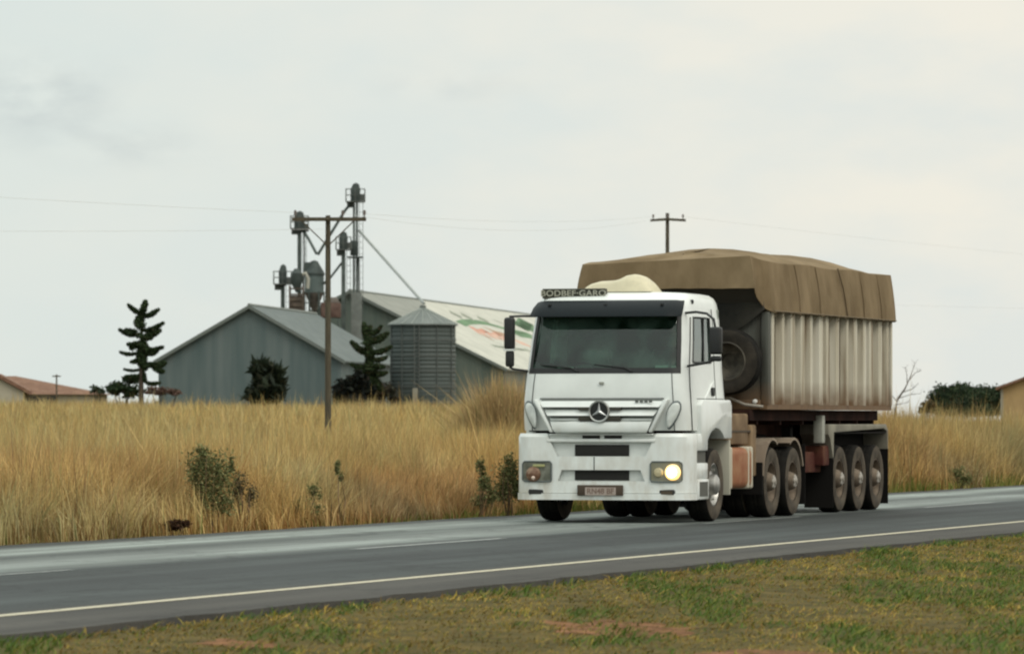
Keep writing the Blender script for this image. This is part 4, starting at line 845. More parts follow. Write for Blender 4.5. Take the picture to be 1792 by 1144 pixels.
q = MB(); q.box(-.2, .42, -SR*.42, -SR*.42+.3, zt+.42, zt+.85); q.build('hatch', mat('hatch_dark', (.05, .06, .055), .7), cone, bevel=.03)
q = MB()
for sx in (-.62, -.25): q.tube([(sx, -SR-.15, .3), (sx, -SR-.15, zt)], .035, 6)
for k in range(22): q.tube([(-.62, -SR-.15, .5+k*zt/24), (-.25, -SR-.15, .5+k*zt/24)], .02, 5)
q.build('ladder', mat('galvanised_dull', (.10, .11, .10), .7), silo)
q = MB(); q.box(-.75, -.35, -SR-.22, -SR-.02, 0, 2.3); q.build('control_panel', mat('panel_tan', (.28, .26, .20), .7), silo)
q = MB()
for t in (200, 232, 264, 296, 330): q.tube([((SR+.05)*math.cos(R(t)), (SR+.05)*math.sin(R(t)), 0), ((SR+.05)*math.cos(R(t)), (SR+.05)*math.sin(R(t)), zt-.1)], .05, 5)
q.build('stiffener', mat('stiffener', (.075, .085, .08), .7), silo)
# --- bucket elevators
LEG = mat('elevator_steel', (.075, .095, .085), .65, var=.25, scale=1.5); LEG2 = mat('elevator_light_steel', (.17, .185, .17), .6, var=.2, scale=1); HEADM = mat('elevator_head', (.045, .06, .055), .65, var=.2, scale=2); RAIL = mat('platform_steel', (.10, .11, .10), .7)
def elevator(px, Y, top_py, head_h_px, head_w_px, plat_py, plat_w_px, leg_w_px, label, twin=True, mids=()):
    X = at(px, Y); g = gz(X, Y)-.2; s = Y/FPX; e = empty('grain_elevator', (X, Y, g)); tag(e, label, 'grain elevator', 'bucket elevators behind the barn')
    zt = zat(top_py, Y)-g; hh = head_h_px*s; hw_ = head_w_px*s/2; lw = leg_w_px*s/2; zp = zat(plat_py, Y)-g; pw = plat_w_px*s/2
    q = MB(); q.box(-lw, lw if not twin else -lw*.15, -.18, .18, 0, zt-hh); 
    if twin: q.box(lw*.15, lw, -.18, .18, 0, zt-hh)
    q.build('shaft', LEG, e)
    q = MB(); q.prism([(-hw_, zt-hh), (hw_*.9, zt-hh), (hw_, zt-hh*.35), (hw_*.75, zt-hh*.08), (hw_*.2, zt), (-hw_*.45, zt-hh*.06), (-hw_, zt-hh*.35)], -.42, .42, 'y'); hd = q.build('head', HEADM, e, bevel=.06)
    q = MB(); q.box(hw_*.9, hw_+.35, -.25, .25, zt-hh*.95, zt-hh*.6); q.build('motor', RAIL, hd)
    q = MB(); q.box(-pw, pw, -.75, .75, zp-.05, zp+.03)
    for x in (-pw, 0, pw):
        for y in (-.75, .75): q.box(x-.025, x+.025, y-.025, y+.025, zp, zp+1.05)
    for z in (.55, 1.05):
        for y in (-.75, .75): q.box(-pw, pw, y-.02, y+.02, zp+z-.02, zp+z+.02)
        for x in (-pw, pw): q.box(x-.02, x+.02, -.75, .75, zp+z-.02, zp+z+.02)
    q.box(-pw*.9, -lw, -.03, .03, zp-.5, zp-.05); q.build('platform', RAIL, e)
    q = MB()
    for sx in (lw+.12, lw+.42): q.box(sx-.02, sx+.02, -.28, -.24, 0, zp)
    for k in range(int(zp/.5)): q.box(lw+.12, lw+.42, -.275, -.245, k*.5, k*.5+.03)
    q.build('ladder', RAIL, e)
    return e, X, g, zt, s
eA, XA, gA, zA, sA = elevator(622, 446, 320, 33, 17, 353, 33, 9, 'tallest grain elevator shaft, standing behind the barn with a long spout to the silo')
eB, XB, gB, zB, sB = elevator(524, 448, 369, 38, 18, 400, 31, 7, 'second tallest grain elevator, standing left of the wooden utility pole', twin=False)
eC, XC, gC, zC, sC = elevator(601, 444, 405, 32, 15, 437, 26, 7, 'thin grain elevator just left of the tallest elevator', twin=False)
eD, XD, gD, zD, sD = elevator(495, 446, 462, 38, 14, 497, 32, 7, 'shortest grain elevator, leftmost above the barn ridge', twin=False)
def world_tube(parent, pts, r, m, name):                     # points are (px, py, distance)
    q = MB(); o = parent.location; q.tube([(at(px, Y)-o.x, Y-o.y, zat(py, Y)-o.z) for px, py, Y in pts], r, 8); return q.build(name, m, parent)
PIPE = mat('spout_pipe', (.30, .32, .30), .5, var=.15, scale=1, metal=.2)
world_tube(eA, [(629, 404, 446), (643, 420, 442), (742, 531, 418)], .115, PIPE, 'spout')
world_tube(eA, [(618, 352, 446), (604, 368, 446), (556, 446, 446)], .12, LEG, 'spout')
world_tube(eB, [(531, 404, 448), (540, 418, 447), (554, 444, 446)], .12, LEG, 'spout')
world_tube(eC, [(598, 460, 445), (578, 486, 445), (562, 500, 446)], .10, LEG, 'spout')
world_tube(eB, [(532, 405, 448), (533, 440, 448), (530, 530, 448)], .06, RAIL, 'cable_duct')
world_tube(eA, [(628, 450, 446), (629, 560, 446)], .07, LEG2, 'cable_duct')
# lower head and landing on the tallest shaft, and its pale boot casing
q = MB(); o = eA.location
def bx(px0, px1, py0, py1, Y, dy, m=0): q.box(at(px0, Y)-o.x, at(px1, Y)-o.x, Y-dy-o.y, Y+dy-o.y, zat(py1, Y)-o.z, zat(py0, Y)-o.z, m)
bx(614, 627, 421, 447, 445, .4); bx(608, 636, 449, 451.5, 445, .7); q.build('lower_head', HEADM, eA, bevel=.05)
q = MB(); bx(615, 633, 512, 690, 445, .3); q.build('casing', LEG2, eA)
# --- round hopper bin, cyclone and the rusty machine between the shafts
YH = 446; o = Vector((at(550, YH), YH, gz(at(550, YH), YH)-.2)); hop = empty('hopper_bin', o); tag(hop, 'small raised grain bin with a dark cap, between the elevator shafts above the barn', 'hopper bin')
rr_ = 17/FPX*YH; zz = lambda py: zat(py, YH)-o.z
q = MB(); q.lathe([(rr_, zz(512)), (rr_, zz(482))], n=28, cap0=True); q.build('bin_shell', sheet_mat('bin_sheet', (.12, .16, .155), (.17, .205, .195)), hop, smooth=True)
q = MB(); q.lathe([(rr_+.06, zz(482)), (rr_+.06, zz(478)), (rr_*.95, zz(474)), (rr_*.35, zz(457)), (.0, zz(455))], n=28); q.box(-rr_, -rr_*.1, -rr_*.5, rr_*.5, zz(478), zz(459)); q.build('bin_cap', HEADM, hop)
q = MB(); q.lathe([(.15, zz(545)), (rr_, zz(512))], n=28); q.build('bin_cone', mat('bin_cone', (.15, .13, .11), .7, var=.3, scale=1), hop, smooth=True)
q = MB()
for k in range(6):
    t = 2*math.pi*k/6; q.box(rr_*math.cos(t)-.06, rr_*math.cos(t)+.06, rr_*math.sin(t)-.06, rr_*math.sin(t)+.06, 0, zz(510))
for z in (zz(530), zz(600)): q.box(-rr_, rr_, -.05, .05, z-.05, z+.05)
q.build('bin_leg', LEG, hop)
o = Vector((at(519, 444), 444, gz(at(519, 444), 444)-.2)); cyc = empty('dust_cyclone', o); tag(cyc, 'dark dust cyclone on a brown scaffold beside the small grain bin', 'dust cyclone')
zz = lambda py: zat(py, 444)-o.z
q = MB(); q.lathe([(.05, zz(512)), (.50, zz(494)), (.50, zz(478)), (.30, zz(474)), (.2, zz(470)), (0, zz(470))], n=20); q.build('cyclone_body', HEADM, cyc, smooth=True, angle=40)
q = MB(); q.tube([(.3, 0, zz(482)), (.75, 0, zz(478)), (.95, 0, zz(488)), (.9, 0, zz(505))], .16, 8); q.build('duct', mat('pale_duct', (.38, .37, .31), .6), cyc, smooth=True)
q = MB()
for sx in (-.55, .55):
    for sy in (-.5, .5): q.box(sx-.07, sx+.07, sy-.07, sy+.07, 0, zz(500))
for py in (505, 515, 525, 535, 545): q.box(-.6, .6, -.56, -.5, zz(py)-.05, zz(py)+.05); q.box(-.6, .6, .5, .56, zz(py)-.05, zz(py)+.05)
q.box(-.5, .5, -.45, .45, zz(570), zz(517)); q.build('scaffold', mat('brown_scaffold', (.10, .075, .055), .8, var=.3, scale=2), cyc)
o = Vector((at(585, 442), 442, gz(at(585, 442), 442)-.2)); mac = empty('grain_cleaner', o); tag(mac, 'rusty red-brown machine housing behind the barn roof, right of the utility pole', 'machine')
zz = lambda py: zat(py, 442)-o.z
q = MB(); q.box(-1.1, .55, -.5, .5, zz(556), zz(530)); q.build('housing', mat('rust_housing', (.085, .045, .034), .8, col2=(.14, .085, .065), scale=2), mac, bevel=.08)
q = MB(); q.prism([(-.9, zz(530)), (.45, zz(530)), (.2, zz(520)), (-.6, zz(520))], -.4, .4, 'y'); q.build('hood', mat('pink_grey_hood', (.17, .145, .125), .7), mac, bevel=.05)
q = MB(); q.box(-.95, -.85, -.4, .4, 0, zz(556)); q.box(.3, .4, -.4, .4, 0, zz(556)); q.build('support', LEG, mac)
# --- houses
def house(name, label, X0, X1, Y0, depth, eave, ridge, wall_c, roof_c, gable_left=0, over=.4, hip=0, g=None):
    g = gz((X0+X1)/2, Y0) if g is None else g
    e = empty(name, ((X0+X1)/2, Y0, g-.2)); tag(e, label, 'house'); w = (X1-X0)/2; eave -= g-.2; ridge -= g-.2
    q = MB(); q.box(-w, w, 0, depth, 0, eave); q.build('wall', wall_c, e)
    q = MB(); A = [(-w-over, -over), (w+over, -over), (w+over, depth+over), (-w-over, depth+over)]; rr = [(-w-over+gable_left, depth/2), (w+over-hip, depth/2)]
    V = [(x, y, eave+.01) for x, y in A]+[(x, y, ridge) for x, y in rr]; q.add(V, [(0, 1, 5, 4), (2, 3, 4, 5), (0, 4, 3), (1, 2, 5), (3, 2, 1, 0)]); q.build('roof', roof_c, e)
    return e, w, eave
TER = mat('terracotta_tiles', (.155, .078, .045), .85, col2=(.23, .13, .082), scale=1.5, stretch=(1, 1, 4)); CRM = mat('cream_wall', (.42, .38, .29), .85, var=.1, scale=.6)
h1, w1, e1 = house('house', 'low house with a long terracotta roof and cream gable, at the left edge', -53, at(182, 455)-.4, 455, 9, zat(690, 455), zat(657, 455), CRM, TER, 0, .5, 8)
q = MB(); x0, x1 = at(-25, 455)+h1.location.x*-1, at(44, 455)-h1.location.x; zt_ = zat(662, 455)-h1.location.z; zb_ = zat(686, 455)-h1.location.z
q.prism([(x0-2, 0), (x1, 0), (x1, zb_), (x0+1.2, zt_), (x0-2, zt_-.9)], -1.2, -.02, 'y'); q.build('gable', CRM, h1)
q = MB(); q.prism([(x0-2, zt_-.85), (x0+1.2, zt_+.05), (x1+.5, zb_-.2), (x1+.5, zb_+.12), (x0+1.2, zt_+.4), (x0-2, zt_-.5)], -1.5, 1.5, 'y'); q.build('gable_roof', TER, h1)
q = MB(); q.box(x1+.2, x1+2.8, -.06, .0, .3, e1-.12); q.build('window', mat('dark_window', (.04, .04, .045), .3), h1)
OCH = mat('ochre_wall', (.40, .27, .125), .85, var=.1, scale=.7)
YR_ = 300; X0 = at(1752, YR_); e = empty('house', (X0, YR_, gz(X0, YR_)-.2), -R(6.5)); tag(e, 'ochre walled building with a thin red roof edge, cut by the right edge', 'house'); g = e.location.z
z0 = zat(679, YR_)-g; sl = (679-664)/(1792-1752); W_h = 7.0; zr_ = z0+sl*W_h*.8
q = MB(); q.prism([(0, 0), (2*W_h, 0), (2*W_h, z0), (W_h, z0+sl*W_h), (0, z0)], 0, 10, 'y'); q.build('wall', OCH, e)
q = MB()
for s in (0, 1):
    a = [(-.3, z0-sl*.3), (W_h, z0+sl*W_h), (W_h, z0+sl*W_h+.14), (-.3, z0-sl*.3+.14)]
    if s: a = [(2*W_h-x, z) for x, z in a]
    q.prism([(x, z+.012) for x, z in a], -.4, 10.4, 'y')
q.build('roof', TER, e)
q = MB(); q.box(-.03, .12, -.05, .1, 0, z0-.06); q.build('downpipe', mat('downpipe', (.30, .28, .22), .7), e)
# ================================================================== trees and shrubs
LEAF = attr_mat('leaves', .7, .2)
BARK = mat('bark', (.06, .045, .032), .95, var=.4, scale=6)
def leaves_mesh(name, P, size, cols, w, parent, up=0.0, elong=1.6, loc=None):
    n = len(P); size = np.broadcast_to(np.asarray(size, float), (n,))*rng.uniform(.6, 1.35, n)
    a = rng.normal(size=(n, 3)); a[:, 2] += up; a /= np.linalg.norm(a, axis=1, keepdims=True)
    b_ = np.cross(a, rng.normal(size=(n, 3))); b_ /= np.linalg.norm(b_, axis=1, keepdims=True)
    u, v = a*(size*elong/2)[:, None], b_*(size/2)[:, None]
    V = np.stack([P-u, P+v, P+u, P-v], 1).reshape(-1, 3); F = np.arange(4*n).reshape(n, 4)
    c = pick(cols, w, n)*rng.uniform(.7, 1.3, (n, 1)); return np_mesh(name, V, [F], LEAF, parent, np.repeat(c, 4, 0))
DARKG = [(.022, .040, .016), (.032, .055, .02), (.045, .068, .026), (.055, .048, .024)]
def branchy(name, label, px, base_py, Y, trunk, paddles, cat='tree', w=(3, 3, 2, .6), seed=1, extra=7):
    """an open conifer: trunk and up-curving foliage paddles, each (start, end, thickness) in photo columns and rows at the tree's distance, turned about the trunk"""
    s = Y/FPX; X = at(px, Y); g = gz(X, Y)-.1; e = empty(name, (X, Y, g)); tag(e, label, cat); rr = np.random.default_rng(seed)
    lx = lambda p: (p-px)*s; lz = lambda p: zat(p, Y)-g
    q = MB(); q.tube([(0, 0, 0)]+[(lx(a), 0, lz(b_)) for a, b_ in trunk], [.20]+[.17-.15*k/max(1, len(trunk)-1) for k in range(len(trunk))], 8)
    P = []
    for (x0, y0, x1, y1, th) in paddles:
        dy = rr.uniform(-.6, .6)*abs(x1-x0)*s*.6; A = np.array([lx(x0), 0, lz(y0)]); B = np.array([lx(x1), dy, lz(y1)]); n = int(110+np.linalg.norm(B-A)*420*th/6); th = th*.92
        t = rr.random(n)**.8; c = A+(B-A)*t[:, None]; c[:, 2] -= .18*np.sin(t*math.pi)*np.linalg.norm(B-A)*.5
        rad = th*s*.5*(.35+.65*np.sin(np.clip(t*.85+.12, 0, 1)*math.pi)); d = rr.normal(size=(n, 3)); d /= np.linalg.norm(d, axis=1, keepdims=True); P.append(c+d*(rad*rr.random(n)**.4)[:, None]*np.array([1, 1.5, .9]))
        q.tube([A, A+(B-A)*.5+np.array([0, 0, -.09*np.linalg.norm(B-A)]), B], [.045, .03, .012], 5)
    q.build('trunk', BARK, e)
    lo, hi = lz(max(p[1] for p in paddles)), lz(min(p[1] for p in paddles))
    for k in range(extra):                                    # boughs towards and away from the viewer
        h = lo+(hi-lo)*rr.random()*.9; ln = (1.0-.55*(h-lo)/(hi-lo))*1.3; a = rr.choice([-1, 1])*math.pi/2+rr.uniform(-.5, .5); A = np.array([0, 0, h]); B = A+np.array([math.cos(a)*ln, math.sin(a)*ln, .25*ln]); n = 110
        t = rr.random(n); d = rr.normal(size=(n, 3))*.12; P.append(A+(B-A)*t[:, None]+d)
    leaves_mesh('crown', np.concatenate(P), .115, DARKG, w, e); return e
f6 = lambda a: [(180+x0/4.4, 500+y0/4.4, 180+x1/4.4, 500+y1/4.4, th) for x0, y0, x1, y1, th in a]
branchy('conifer_tree', 'tall dark conifer with sparse upturned branches, left of the grey barn', 247, 690, 384, [(247, 650), (247, 600), (249, 560), (251, 536)],
    f6([(300, 210, 330, 115, 15), (300, 215, 195, 145, 11), (318, 235, 432, 180, 12), (300, 220, 265, 300, 20), (310, 345, 468, 282, 11), (330, 380, 445, 340, 13), (275, 375, 128, 338, 12), (255, 350, 175, 335, 12), (310, 400, 385, 385, 15), (300, 440, 195, 450, 13), (310, 490, 465, 470, 12), (260, 520, 130, 508, 8), (250, 470, 210, 480, 10), (320, 520, 420, 500, 14), (300, 560, 215, 585, 11), (320, 605, 400, 600, 13),
        (390, 615, 480, 590, 17), (300, 640, 160, 640, 6), (390, 625, 470, 660, 13), (330, 745, 440, 745, 9), (300, 430, 330, 530, 24), (290, 500, 310, 600, 22), (280, 540, 330, 640, 20), (310, 660, 330, 740, 9), (280, 690, 170, 700, 13)]), seed=2)
f7 = lambda a: [(540+x0/4.085, 480+y0/4.085, 540+x1/4.085, 480+y1/4.085, th) for x0, y0, x1, y1, th in a]
branchy('conifer_tree', 'dark conifer with broad upturned branches, between the barn and the silo', 646, 697, 392, [(645, 660), (646, 620), (648, 585), (652, 568)],
    f7([(430, 470, 395, 350, 17), (430, 440, 440, 370, 14), (450, 430, 520, 370, 11), (440, 480, 565, 420, 17), (450, 560, 590, 515, 13), (420, 560, 305, 480, 15), (430, 510, 440, 600, 24), (450, 610, 560, 590, 11), (420, 660, 300, 640, 12), (430, 640, 540, 660, 13), (430, 600, 440, 720, 22), (450, 700, 560, 700, 14), (410, 690, 340, 680, 12), (400, 740, 420, 830, 18), (470, 740, 520, 820, 18), (440, 720, 450, 840, 18)]), seed=4, w=(2, 3, 2, 1.6))
def bush(name, label, cat, blobs, Y, size, n, cols, w, seed=1, stems=5, stem_m=None, base=None, elong=1.6, group=None, up=0.0, depth=1.0, spread=.22):
    """blobs: (px, py, half width px, half height px) seen at distance Y"""
    s = Y/FPX; X = at(np.mean([b_[0] for b_ in blobs]), Y); g = gz(X, Y) if base is None else base; e = empty(name, (X, Y, g)); tag(e, label, cat, group); rr = np.random.default_rng(seed); P = []
    tot = sum(b_[2]*b_[3] for b_ in blobs)
    for (px, py, hw_, hh) in blobs:
        k = max(12, int(n*hw_*hh/tot)); sub = max(4, int(k/45)); cc = rr.normal(size=(sub, 3)); cc /= np.linalg.norm(cc, axis=1, keepdims=True); cc *= (rr.random((sub, 1)))**.4*.82
        c = cc[rr.integers(0, sub, k)]+rr.normal(size=(k, 3))*spread; cy = rr.uniform(-.4, .4)
        P.append(np.stack([at(px, Y)-X+c[:, 0]*hw_*s, (c[:, 1]+cy)*max(hw_, 8)*s*depth, zat(py, Y)-g+c[:, 2]*hh*s], -1))
    P = np.concatenate(P); P[:, 2] = np.maximum(P[:, 2], .02); q = MB()
    for k in range(stems):
        b_ = blobs[k % len(blobs)]; tx = at(b_[0], Y)-X+rr.uniform(-.4, .4)*b_[2]*s; tz = zat(b_[1], Y)-g+b_[3]*s*rr.uniform(0, .5); x0 = tx*.35+rr.uniform(-.05, .05)
        q.tube([(x0, rr.uniform(-.05, .05), -.05), ((x0+tx)/2+rr.uniform(-.06, .06), rr.uniform(-.1, .1), tz*.5), (tx, rr.uniform(-.15, .15), tz)], [.012*s*140*.8, .009*s*140*.8, .003*s*140], 5)
    q.build('stem', stem_m or BARK, e); leaves_mesh('foliage', P, size, cols, w, e, elong=elong, up=up); return e
bush('garden_tree', 'low dark leafy trees at the foot of the tall conifer', 'tree', [(212, 676, 24, 13), (228, 664, 17, 11), (198, 686, 12, 9), (232, 686, 22, 11)], 386, .17, 1900, DARKG, (3, 2, 1, 1), 5)
bush('palm_bush', 'dark spiky bush in front of the grey barn gable', 'bush', [(466, 654, 20, 18), (470, 672, 26, 18), (453, 642, 12, 8), (482, 656, 15, 13), (462, 690, 26, 14), (484, 686, 14, 16)], 380, .30, 1700, [(.014, .022, .012), (.022, .03, .015), (.03, .032, .016)], (3, 2, 1), 6, elong=3.6, spread=.36)
bush('reddish_shrub', 'thin reddish brown shrubs between the tall conifer and the barn', 'shrub', [(285, 682, 18, 10), (308, 686, 14, 7), (262, 684, 12, 8)], 375, .14, 700, [(.11, .065, .05), (.16, .10, .08), (.09, .07, .05)], (2, 2, 1), 7)
bush('dark_bush', 'nearly black bush under the conifer right of the utility pole', 'bush', [(612, 676, 24, 18), (596, 688, 14, 12), (632, 662, 12, 14), (640, 685, 20, 14)], 388, .22, 2400, [(.008, .011, .009), (.014, .017, .011), (.03, .024, .016)], (4, 2, .6), 8)
bush('dark_bush', 'brownish bush at the left foot of the corrugated silo', 'bush', [(668, 688, 14, 12), (682, 682, 12, 16), (690, 694, 12, 8)], 395, .17, 1100, [(.03, .035, .022), (.05, .045, .03), (.07, .05, .035)], (2, 2, 1), 9)
bush('garden_tree', 'dark green dome shaped tree just left of the ochre building', 'tree', [(1660, 694, 26, 17), (1690, 688, 30, 17), (1722, 690, 30, 15), (1745, 696, 20, 18), (1640, 704, 18, 14), (1700, 706, 50, 16), (1672, 710, 44, 16), (1650, 692, 26, 18), (1756, 694, 22, 20), (1675, 688, 34, 16), (1725, 692, 36, 17), (1700, 700, 60, 20), (1690, 718, 70, 14), (1650, 716, 30, 14), (1735, 716, 34, 14)], 322, .12, 26000, [(.020, .036, .018), (.03, .05, .022), (.045, .062, .028), (.05, .05, .028)], (3, 3, 2, .5), 10, elong=1.3)
bush('garden_tree', 'brown edged low shrub at the left foot of the dome shaped tree', 'shrub', [(1625, 708, 14, 9), (1612, 716, 10, 6)], 318, .13, 700, [(.12, .085, .04), (.08, .07, .035), (.05, .05, .025)], (2, 2, 1), 12)
bush('garden_tree', 'small dark tree top showing past the end of the terracotta roof', 'tree', [(166, 680, 12, 6), (178, 684, 9, 5)], 452, .16, 500, [(.04, .055, .03), (.05, .065, .04)], (1, 1), 13)
# --- bare sapling behind the trailer
YB = 190; e = empty('bare_tree', (at(1566, YB), YB, gz(at(1566, YB), YB)-.1)); tag(e, 'thin leafless sapling just right of the trailer rear', 'tree'); o = e.location; rr = random.Random(4)
P = lambda px, py, dy=0: (at(px, YB)-o.x, dy, zat(py, YB)-o.z)
BT = mat('grey_bark', (.17, .15, .13), .9, var=.3, scale=8)
q = MB(); q.tube([(0, 0, 0), P(1567, 715), P(1572, 697, .1), P(1584, 680, .1), P(1591, 665, .15)], [.055, .05, .042, .03, .018], 7); q.build('trunk', BT, e)
q = MB()
for a, b_, c_ in (((1572, 697), (1590, 691), (1612, 688)), ((1591, 665), (1597, 650), (1602, 634)), ((1588, 672), (1588, 655), (1584, 642)), ((1592, 664), (1603, 652), (1612, 648)), ((1567, 708), (1578, 706), (1590, 704)), ((1580, 686), (1598, 680), (1606, 670)), ((1570, 702), (1560, 690), (1557, 684))):
    q.tube([P(*a, .1), P(*b_, rr.uniform(-.2, .3)), P(*c_, rr.uniform(-.3, .4))], [.02, .012, .005], 5)
    for k in range(4): t = rr.random(); m_ = tuple(b_[i]+(c_[i]-b_[i])*t for i in (0, 1)); q.tube([P(*m_, .1), P(m_[0]+rr.uniform(-7, 7), m_[1]-rr.uniform(3, 10), rr.uniform(-.3, .3))], [.007, .003], 4)
q.build('branch', BT, e)
# --- tall reed clump behind the truck's nose
def reed(name, label, px0, px1, top_py, Y, n, cols, w, seed, hmin=.55):
    X0, X1 = at(px0, Y), at(px1, Y); xc = (X0+X1)/2; g = gz(xc, Y); H0 = zat(top_py, Y)-g; rr = np.random.default_rng(seed); t = rr.uniform(-1, 1, n)
    P = np.stack([xc+t*(X1-X0)/2, Y+rr.normal(0, 1, n)*(X1-X0)*.25], -1); H = H0*(1-.50*np.abs(t)**2.2)*(.66+.42*vn(t*5+3+seed, t*0+P[:, 1]*1.2))*rr.uniform(hmin, 1.03, n)*1.08
    col = pick(cols, w, n)*rr.uniform(.75, 1.25, (n, 1)); V, Q, T_, Cc = blades(P, H, np.full(n, .028)*rr.uniform(.6, 1.5, n), rr.uniform(0, 6.28, n), rr.normal(0, .16, n), np.abs(rr.normal(0, .32, n)), col*(.6+.8*vn(t*4+11, P[:, 1]*.8))[:, None], g-.05)
    V = V-np.array([xc, Y, g]); o = np_mesh(name, V, [Q, T_], attr_mat('reed_blades', .8, .2), col=Cc); o.location = (xc, Y, g); tag(o, label, 'reeds'); return o
reed('reed_clump', 'tall rounded clump of brown reeds rising above the field beside the truck cab', 806, 948, 650, 150, 7000, [(.50, .37, .18), (.42, .29, .14), (.34, .24, .12), (.30, .28, .12)], (3, 3, 2, 1), 3)
# --- green roadside shrubs in the tall grass
GR = [(.10, .115, .042), (.155, .17, .065), (.24, .24, .105), (.28, .21, .095)]
def road_bush(name, label, blobs, d, size, n, seed, cols=GR, w=(3, 3, 2, 1), stems=6, elong=1.8):
    px = np.mean([b_[0] for b_ in blobs]); X, Y = px_at_d(px, d); return bush(name, label, 'shrub', blobs, Y, size, n, cols, w, seed, stems, mat('shrub_stem', (.16, .11, .06), .9, var=.3, scale=8), elong=elong, group='shrubs along the far road edge', depth=.7, spread=.30)
road_bush('roadside_shrub', 'largest leafy green shrub at the road edge, in front of the tall straw grass', [(362, 816, 30, 34), (382, 834, 28, 36), (342, 828, 18, 36), (354, 790, 14, 17), (376, 868, 30, 24), (404, 816, 9, 26), (350, 862, 22, 24), (394, 884, 22, 16), (350, 890, 14, 14)], 8.62, .021, 5200, 21, stems=7)
road_bush('roadside_shrub', 'thin brownish twiggy shrub leaning right beside the largest green shrub', [(420, 845, 12, 22), (412, 872, 16, 24), (438, 868, 12, 20)], 8.62, .020, 1300, 22, [(.10, .085, .04), (.13, .10, .05), (.06, .06, .03)], (2, 2, 1), 9)
road_bush('roadside_shrub', 'small low green shrub at the road edge, left of the utility pole foot', [(530, 885, 20, 16), (552, 862, 12, 16), (518, 893, 12, 12), (545, 893, 20, 12)], 8.60, .021, 1600, 23)
road_bush('roadside_shrub', 'tiny dark green sprig standing among straw grass below the pole', [(590, 820, 6, 14), (597, 834, 5, 8)], 8.5, .022, 380, 24, stems=2)
road_bush('roadside_shrub', 'upright dark green shrub in the grass left of the truck headlight', [(840, 820, 9, 18), (848, 845, 13, 20), (838, 808, 6, 8), (843, 872, 16, 16), (862, 862, 12, 18)], 8.45, .023, 1600, 25)
road_bush('roadside_shrub', 'dense dark green shrub partly hidden by the truck bumper', [(885, 835, 18, 28), (895, 815, 12, 20), (876, 862, 14, 18), (905, 850, 10, 24)], 8.45, .024, 2800, 26)
road_bush('roadside_shrub', 'low green weeds at the road edge, right of the trailer', [(1676, 826, 12, 10), (1664, 846, 14, 8), (1690, 838, 10, 12)], 8.45, .026, 1300, 27)
road_bush('dead_tuft', 'low dark brown tuft at the road edge, left of the largest shrub', [(308, 918, 18, 8), (298, 922, 12, 6), (320, 915, 9, 7)], 8.33, .022, 1500, 28, [(.06, .028, .014), (.10, .055, .025), (.04, .02, .01)], (2, 1, 2), 3)
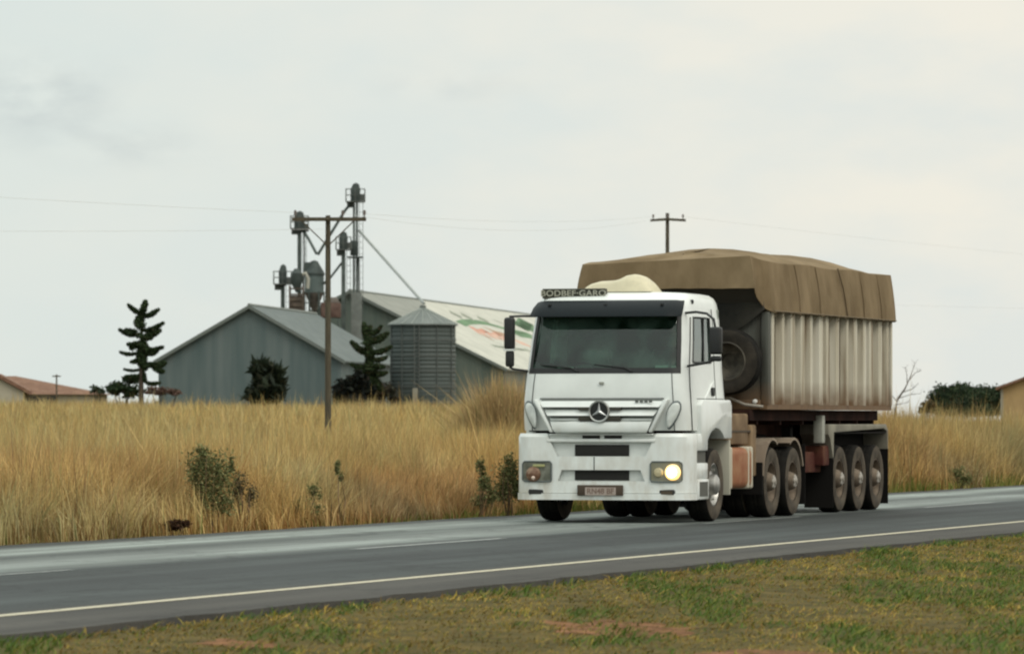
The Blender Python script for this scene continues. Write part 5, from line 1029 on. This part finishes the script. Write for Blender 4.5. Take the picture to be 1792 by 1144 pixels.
# ================================================================== utility poles and wires
WOOD = mat('weathered_pole_wood', (.055, .046, .03), .9, col2=(.10, .085, .055), scale=4, stretch=(4, 4, .4)); POR = mat('insulator', (.10, .075, .06), .4)
def utility_pole(label, px, top_py, arm_py, arm0, arm1, Y, r, yaw, ins, brace=True, droop=0):
    X = at(px, Y); g = gz(X, Y); e = empty('utility_pole', (X, Y, g)); tag(e, label, 'utility pole', 'wooden poles carrying the wires'); s = Y/FPX; zt = zat(top_py, Y)-g; za = zat(arm_py, Y)-g
    q = MB(); q.tube([(0, 0, -.3), (0, 0, zt*.5), (0, 0, zt)], [r*1.15, r, r*.82], 12); q.build('pole', WOOD, e, smooth=True)
    q = MB(); a0, a1 = (arm0-px)*s, (arm1-px)*s
    q.loft([[(x, -r-.005-(.10 if True else 0), z-.06), (x, -r-.005, z-.06), (x, -r-.005, z+.06), (x, -r-.105, z+.06)] for x, z in ((a0, za-droop), (0, za), (a1, za-droop))], True, True, True); q.build('crossarm', WOOD, e)
    q = MB()
    if brace:
        for sx in (-.85, .85): q.tube([(sx, -r-.06, za-.03), (0, -r-.02, za-.85)], .022, 6)
    q.tube([(-.04, -r-.1, za), (.04, -r-.1, za)], .05, 6)
    q.build('brace', WOOD, e)
    for x in ins:
        q = MB(); xx = (x-px)*s; q.lathe([(.02, 0), (.02, .08), (.055, .09), (.035, .13), (.06, .15), (.035, .19), (.045, .22), (0, .24)], n=10, c=(xx, -r-.055, za+.055-droop)); q.build('insulator', POR, e, smooth=True)
    return e
utility_pole('dark wooden utility pole with a wide crossarm, standing in the straw grass field', 574, 377, 384, 511, 641, 170, .095, 0, (517, 600, 638))
utility_pole('distant utility pole with a short drooping crossarm, above the trailer tarpaulin', 1168, 373, 384, 1138, 1200, 255, .105, 0, (1143, 1168, 1195), False, .05)
WIRE = mat('wire', (.62, .63, .61), .5)
def wire(label, pts):
    (px0, py0, y0), (px1, py1, y1), sag = pts; A = Vector((at(px0, y0), y0, zat(py0, y0))); B = Vector((at(px1, y1), y1, zat(py1, y1))); q = MB()
    q.tube([A.lerp(B, t)-Vector((0, 0, sag*4*t*(1-t))) for t in np.linspace(0, 1, 25)], .0045, 5); o = q.build('power_wire', WIRE); tag(o, label, 'wire', 'overhead wires')
wire('upper pale wire from the left edge to the crossarm left end', ((-420, 318, 128), (517, 372, 169.9), .05))
wire('lower pale wire from the left edge to the pole middle', ((-420, 402, 128), (566, 401, 169.9), .05))
wire('pale wire from the near pole crossarm right end to the distant pole', ((638, 374, 169.9), (1143, 379, 254.9), .25))
wire('second pale wire between the two poles, from the crossarm middle', ((600, 374, 169.9), (1168, 379, 254.9), .6))
wire('pale wire running right from the distant pole towards the right edge', ((1195, 379, 254.9), (2100, 470, 380), .2))
wire('lowest pale wire right of the trailer, near the right edge', ((1168, 520, 255.2), (2100, 545, 380), .1))
YP = 440; e = empty('street_pole', (at(99, YP), YP, gz(at(99, YP), YP))); tag(e, 'short thin dark pole in front of the terracotta roof', 'pole')
q = MB(); q.tube([(0, 0, -.2), (0, 0, zat(655, YP)-e.location.z)], .065, 8); q.build('pole', WOOD, e)
q = MB(); q.box(-.35, .35, -.06, .06, zat(658, YP)-e.location.z-.05, zat(658, YP)-e.location.z+.05); q.build('crossarm', WOOD, e)
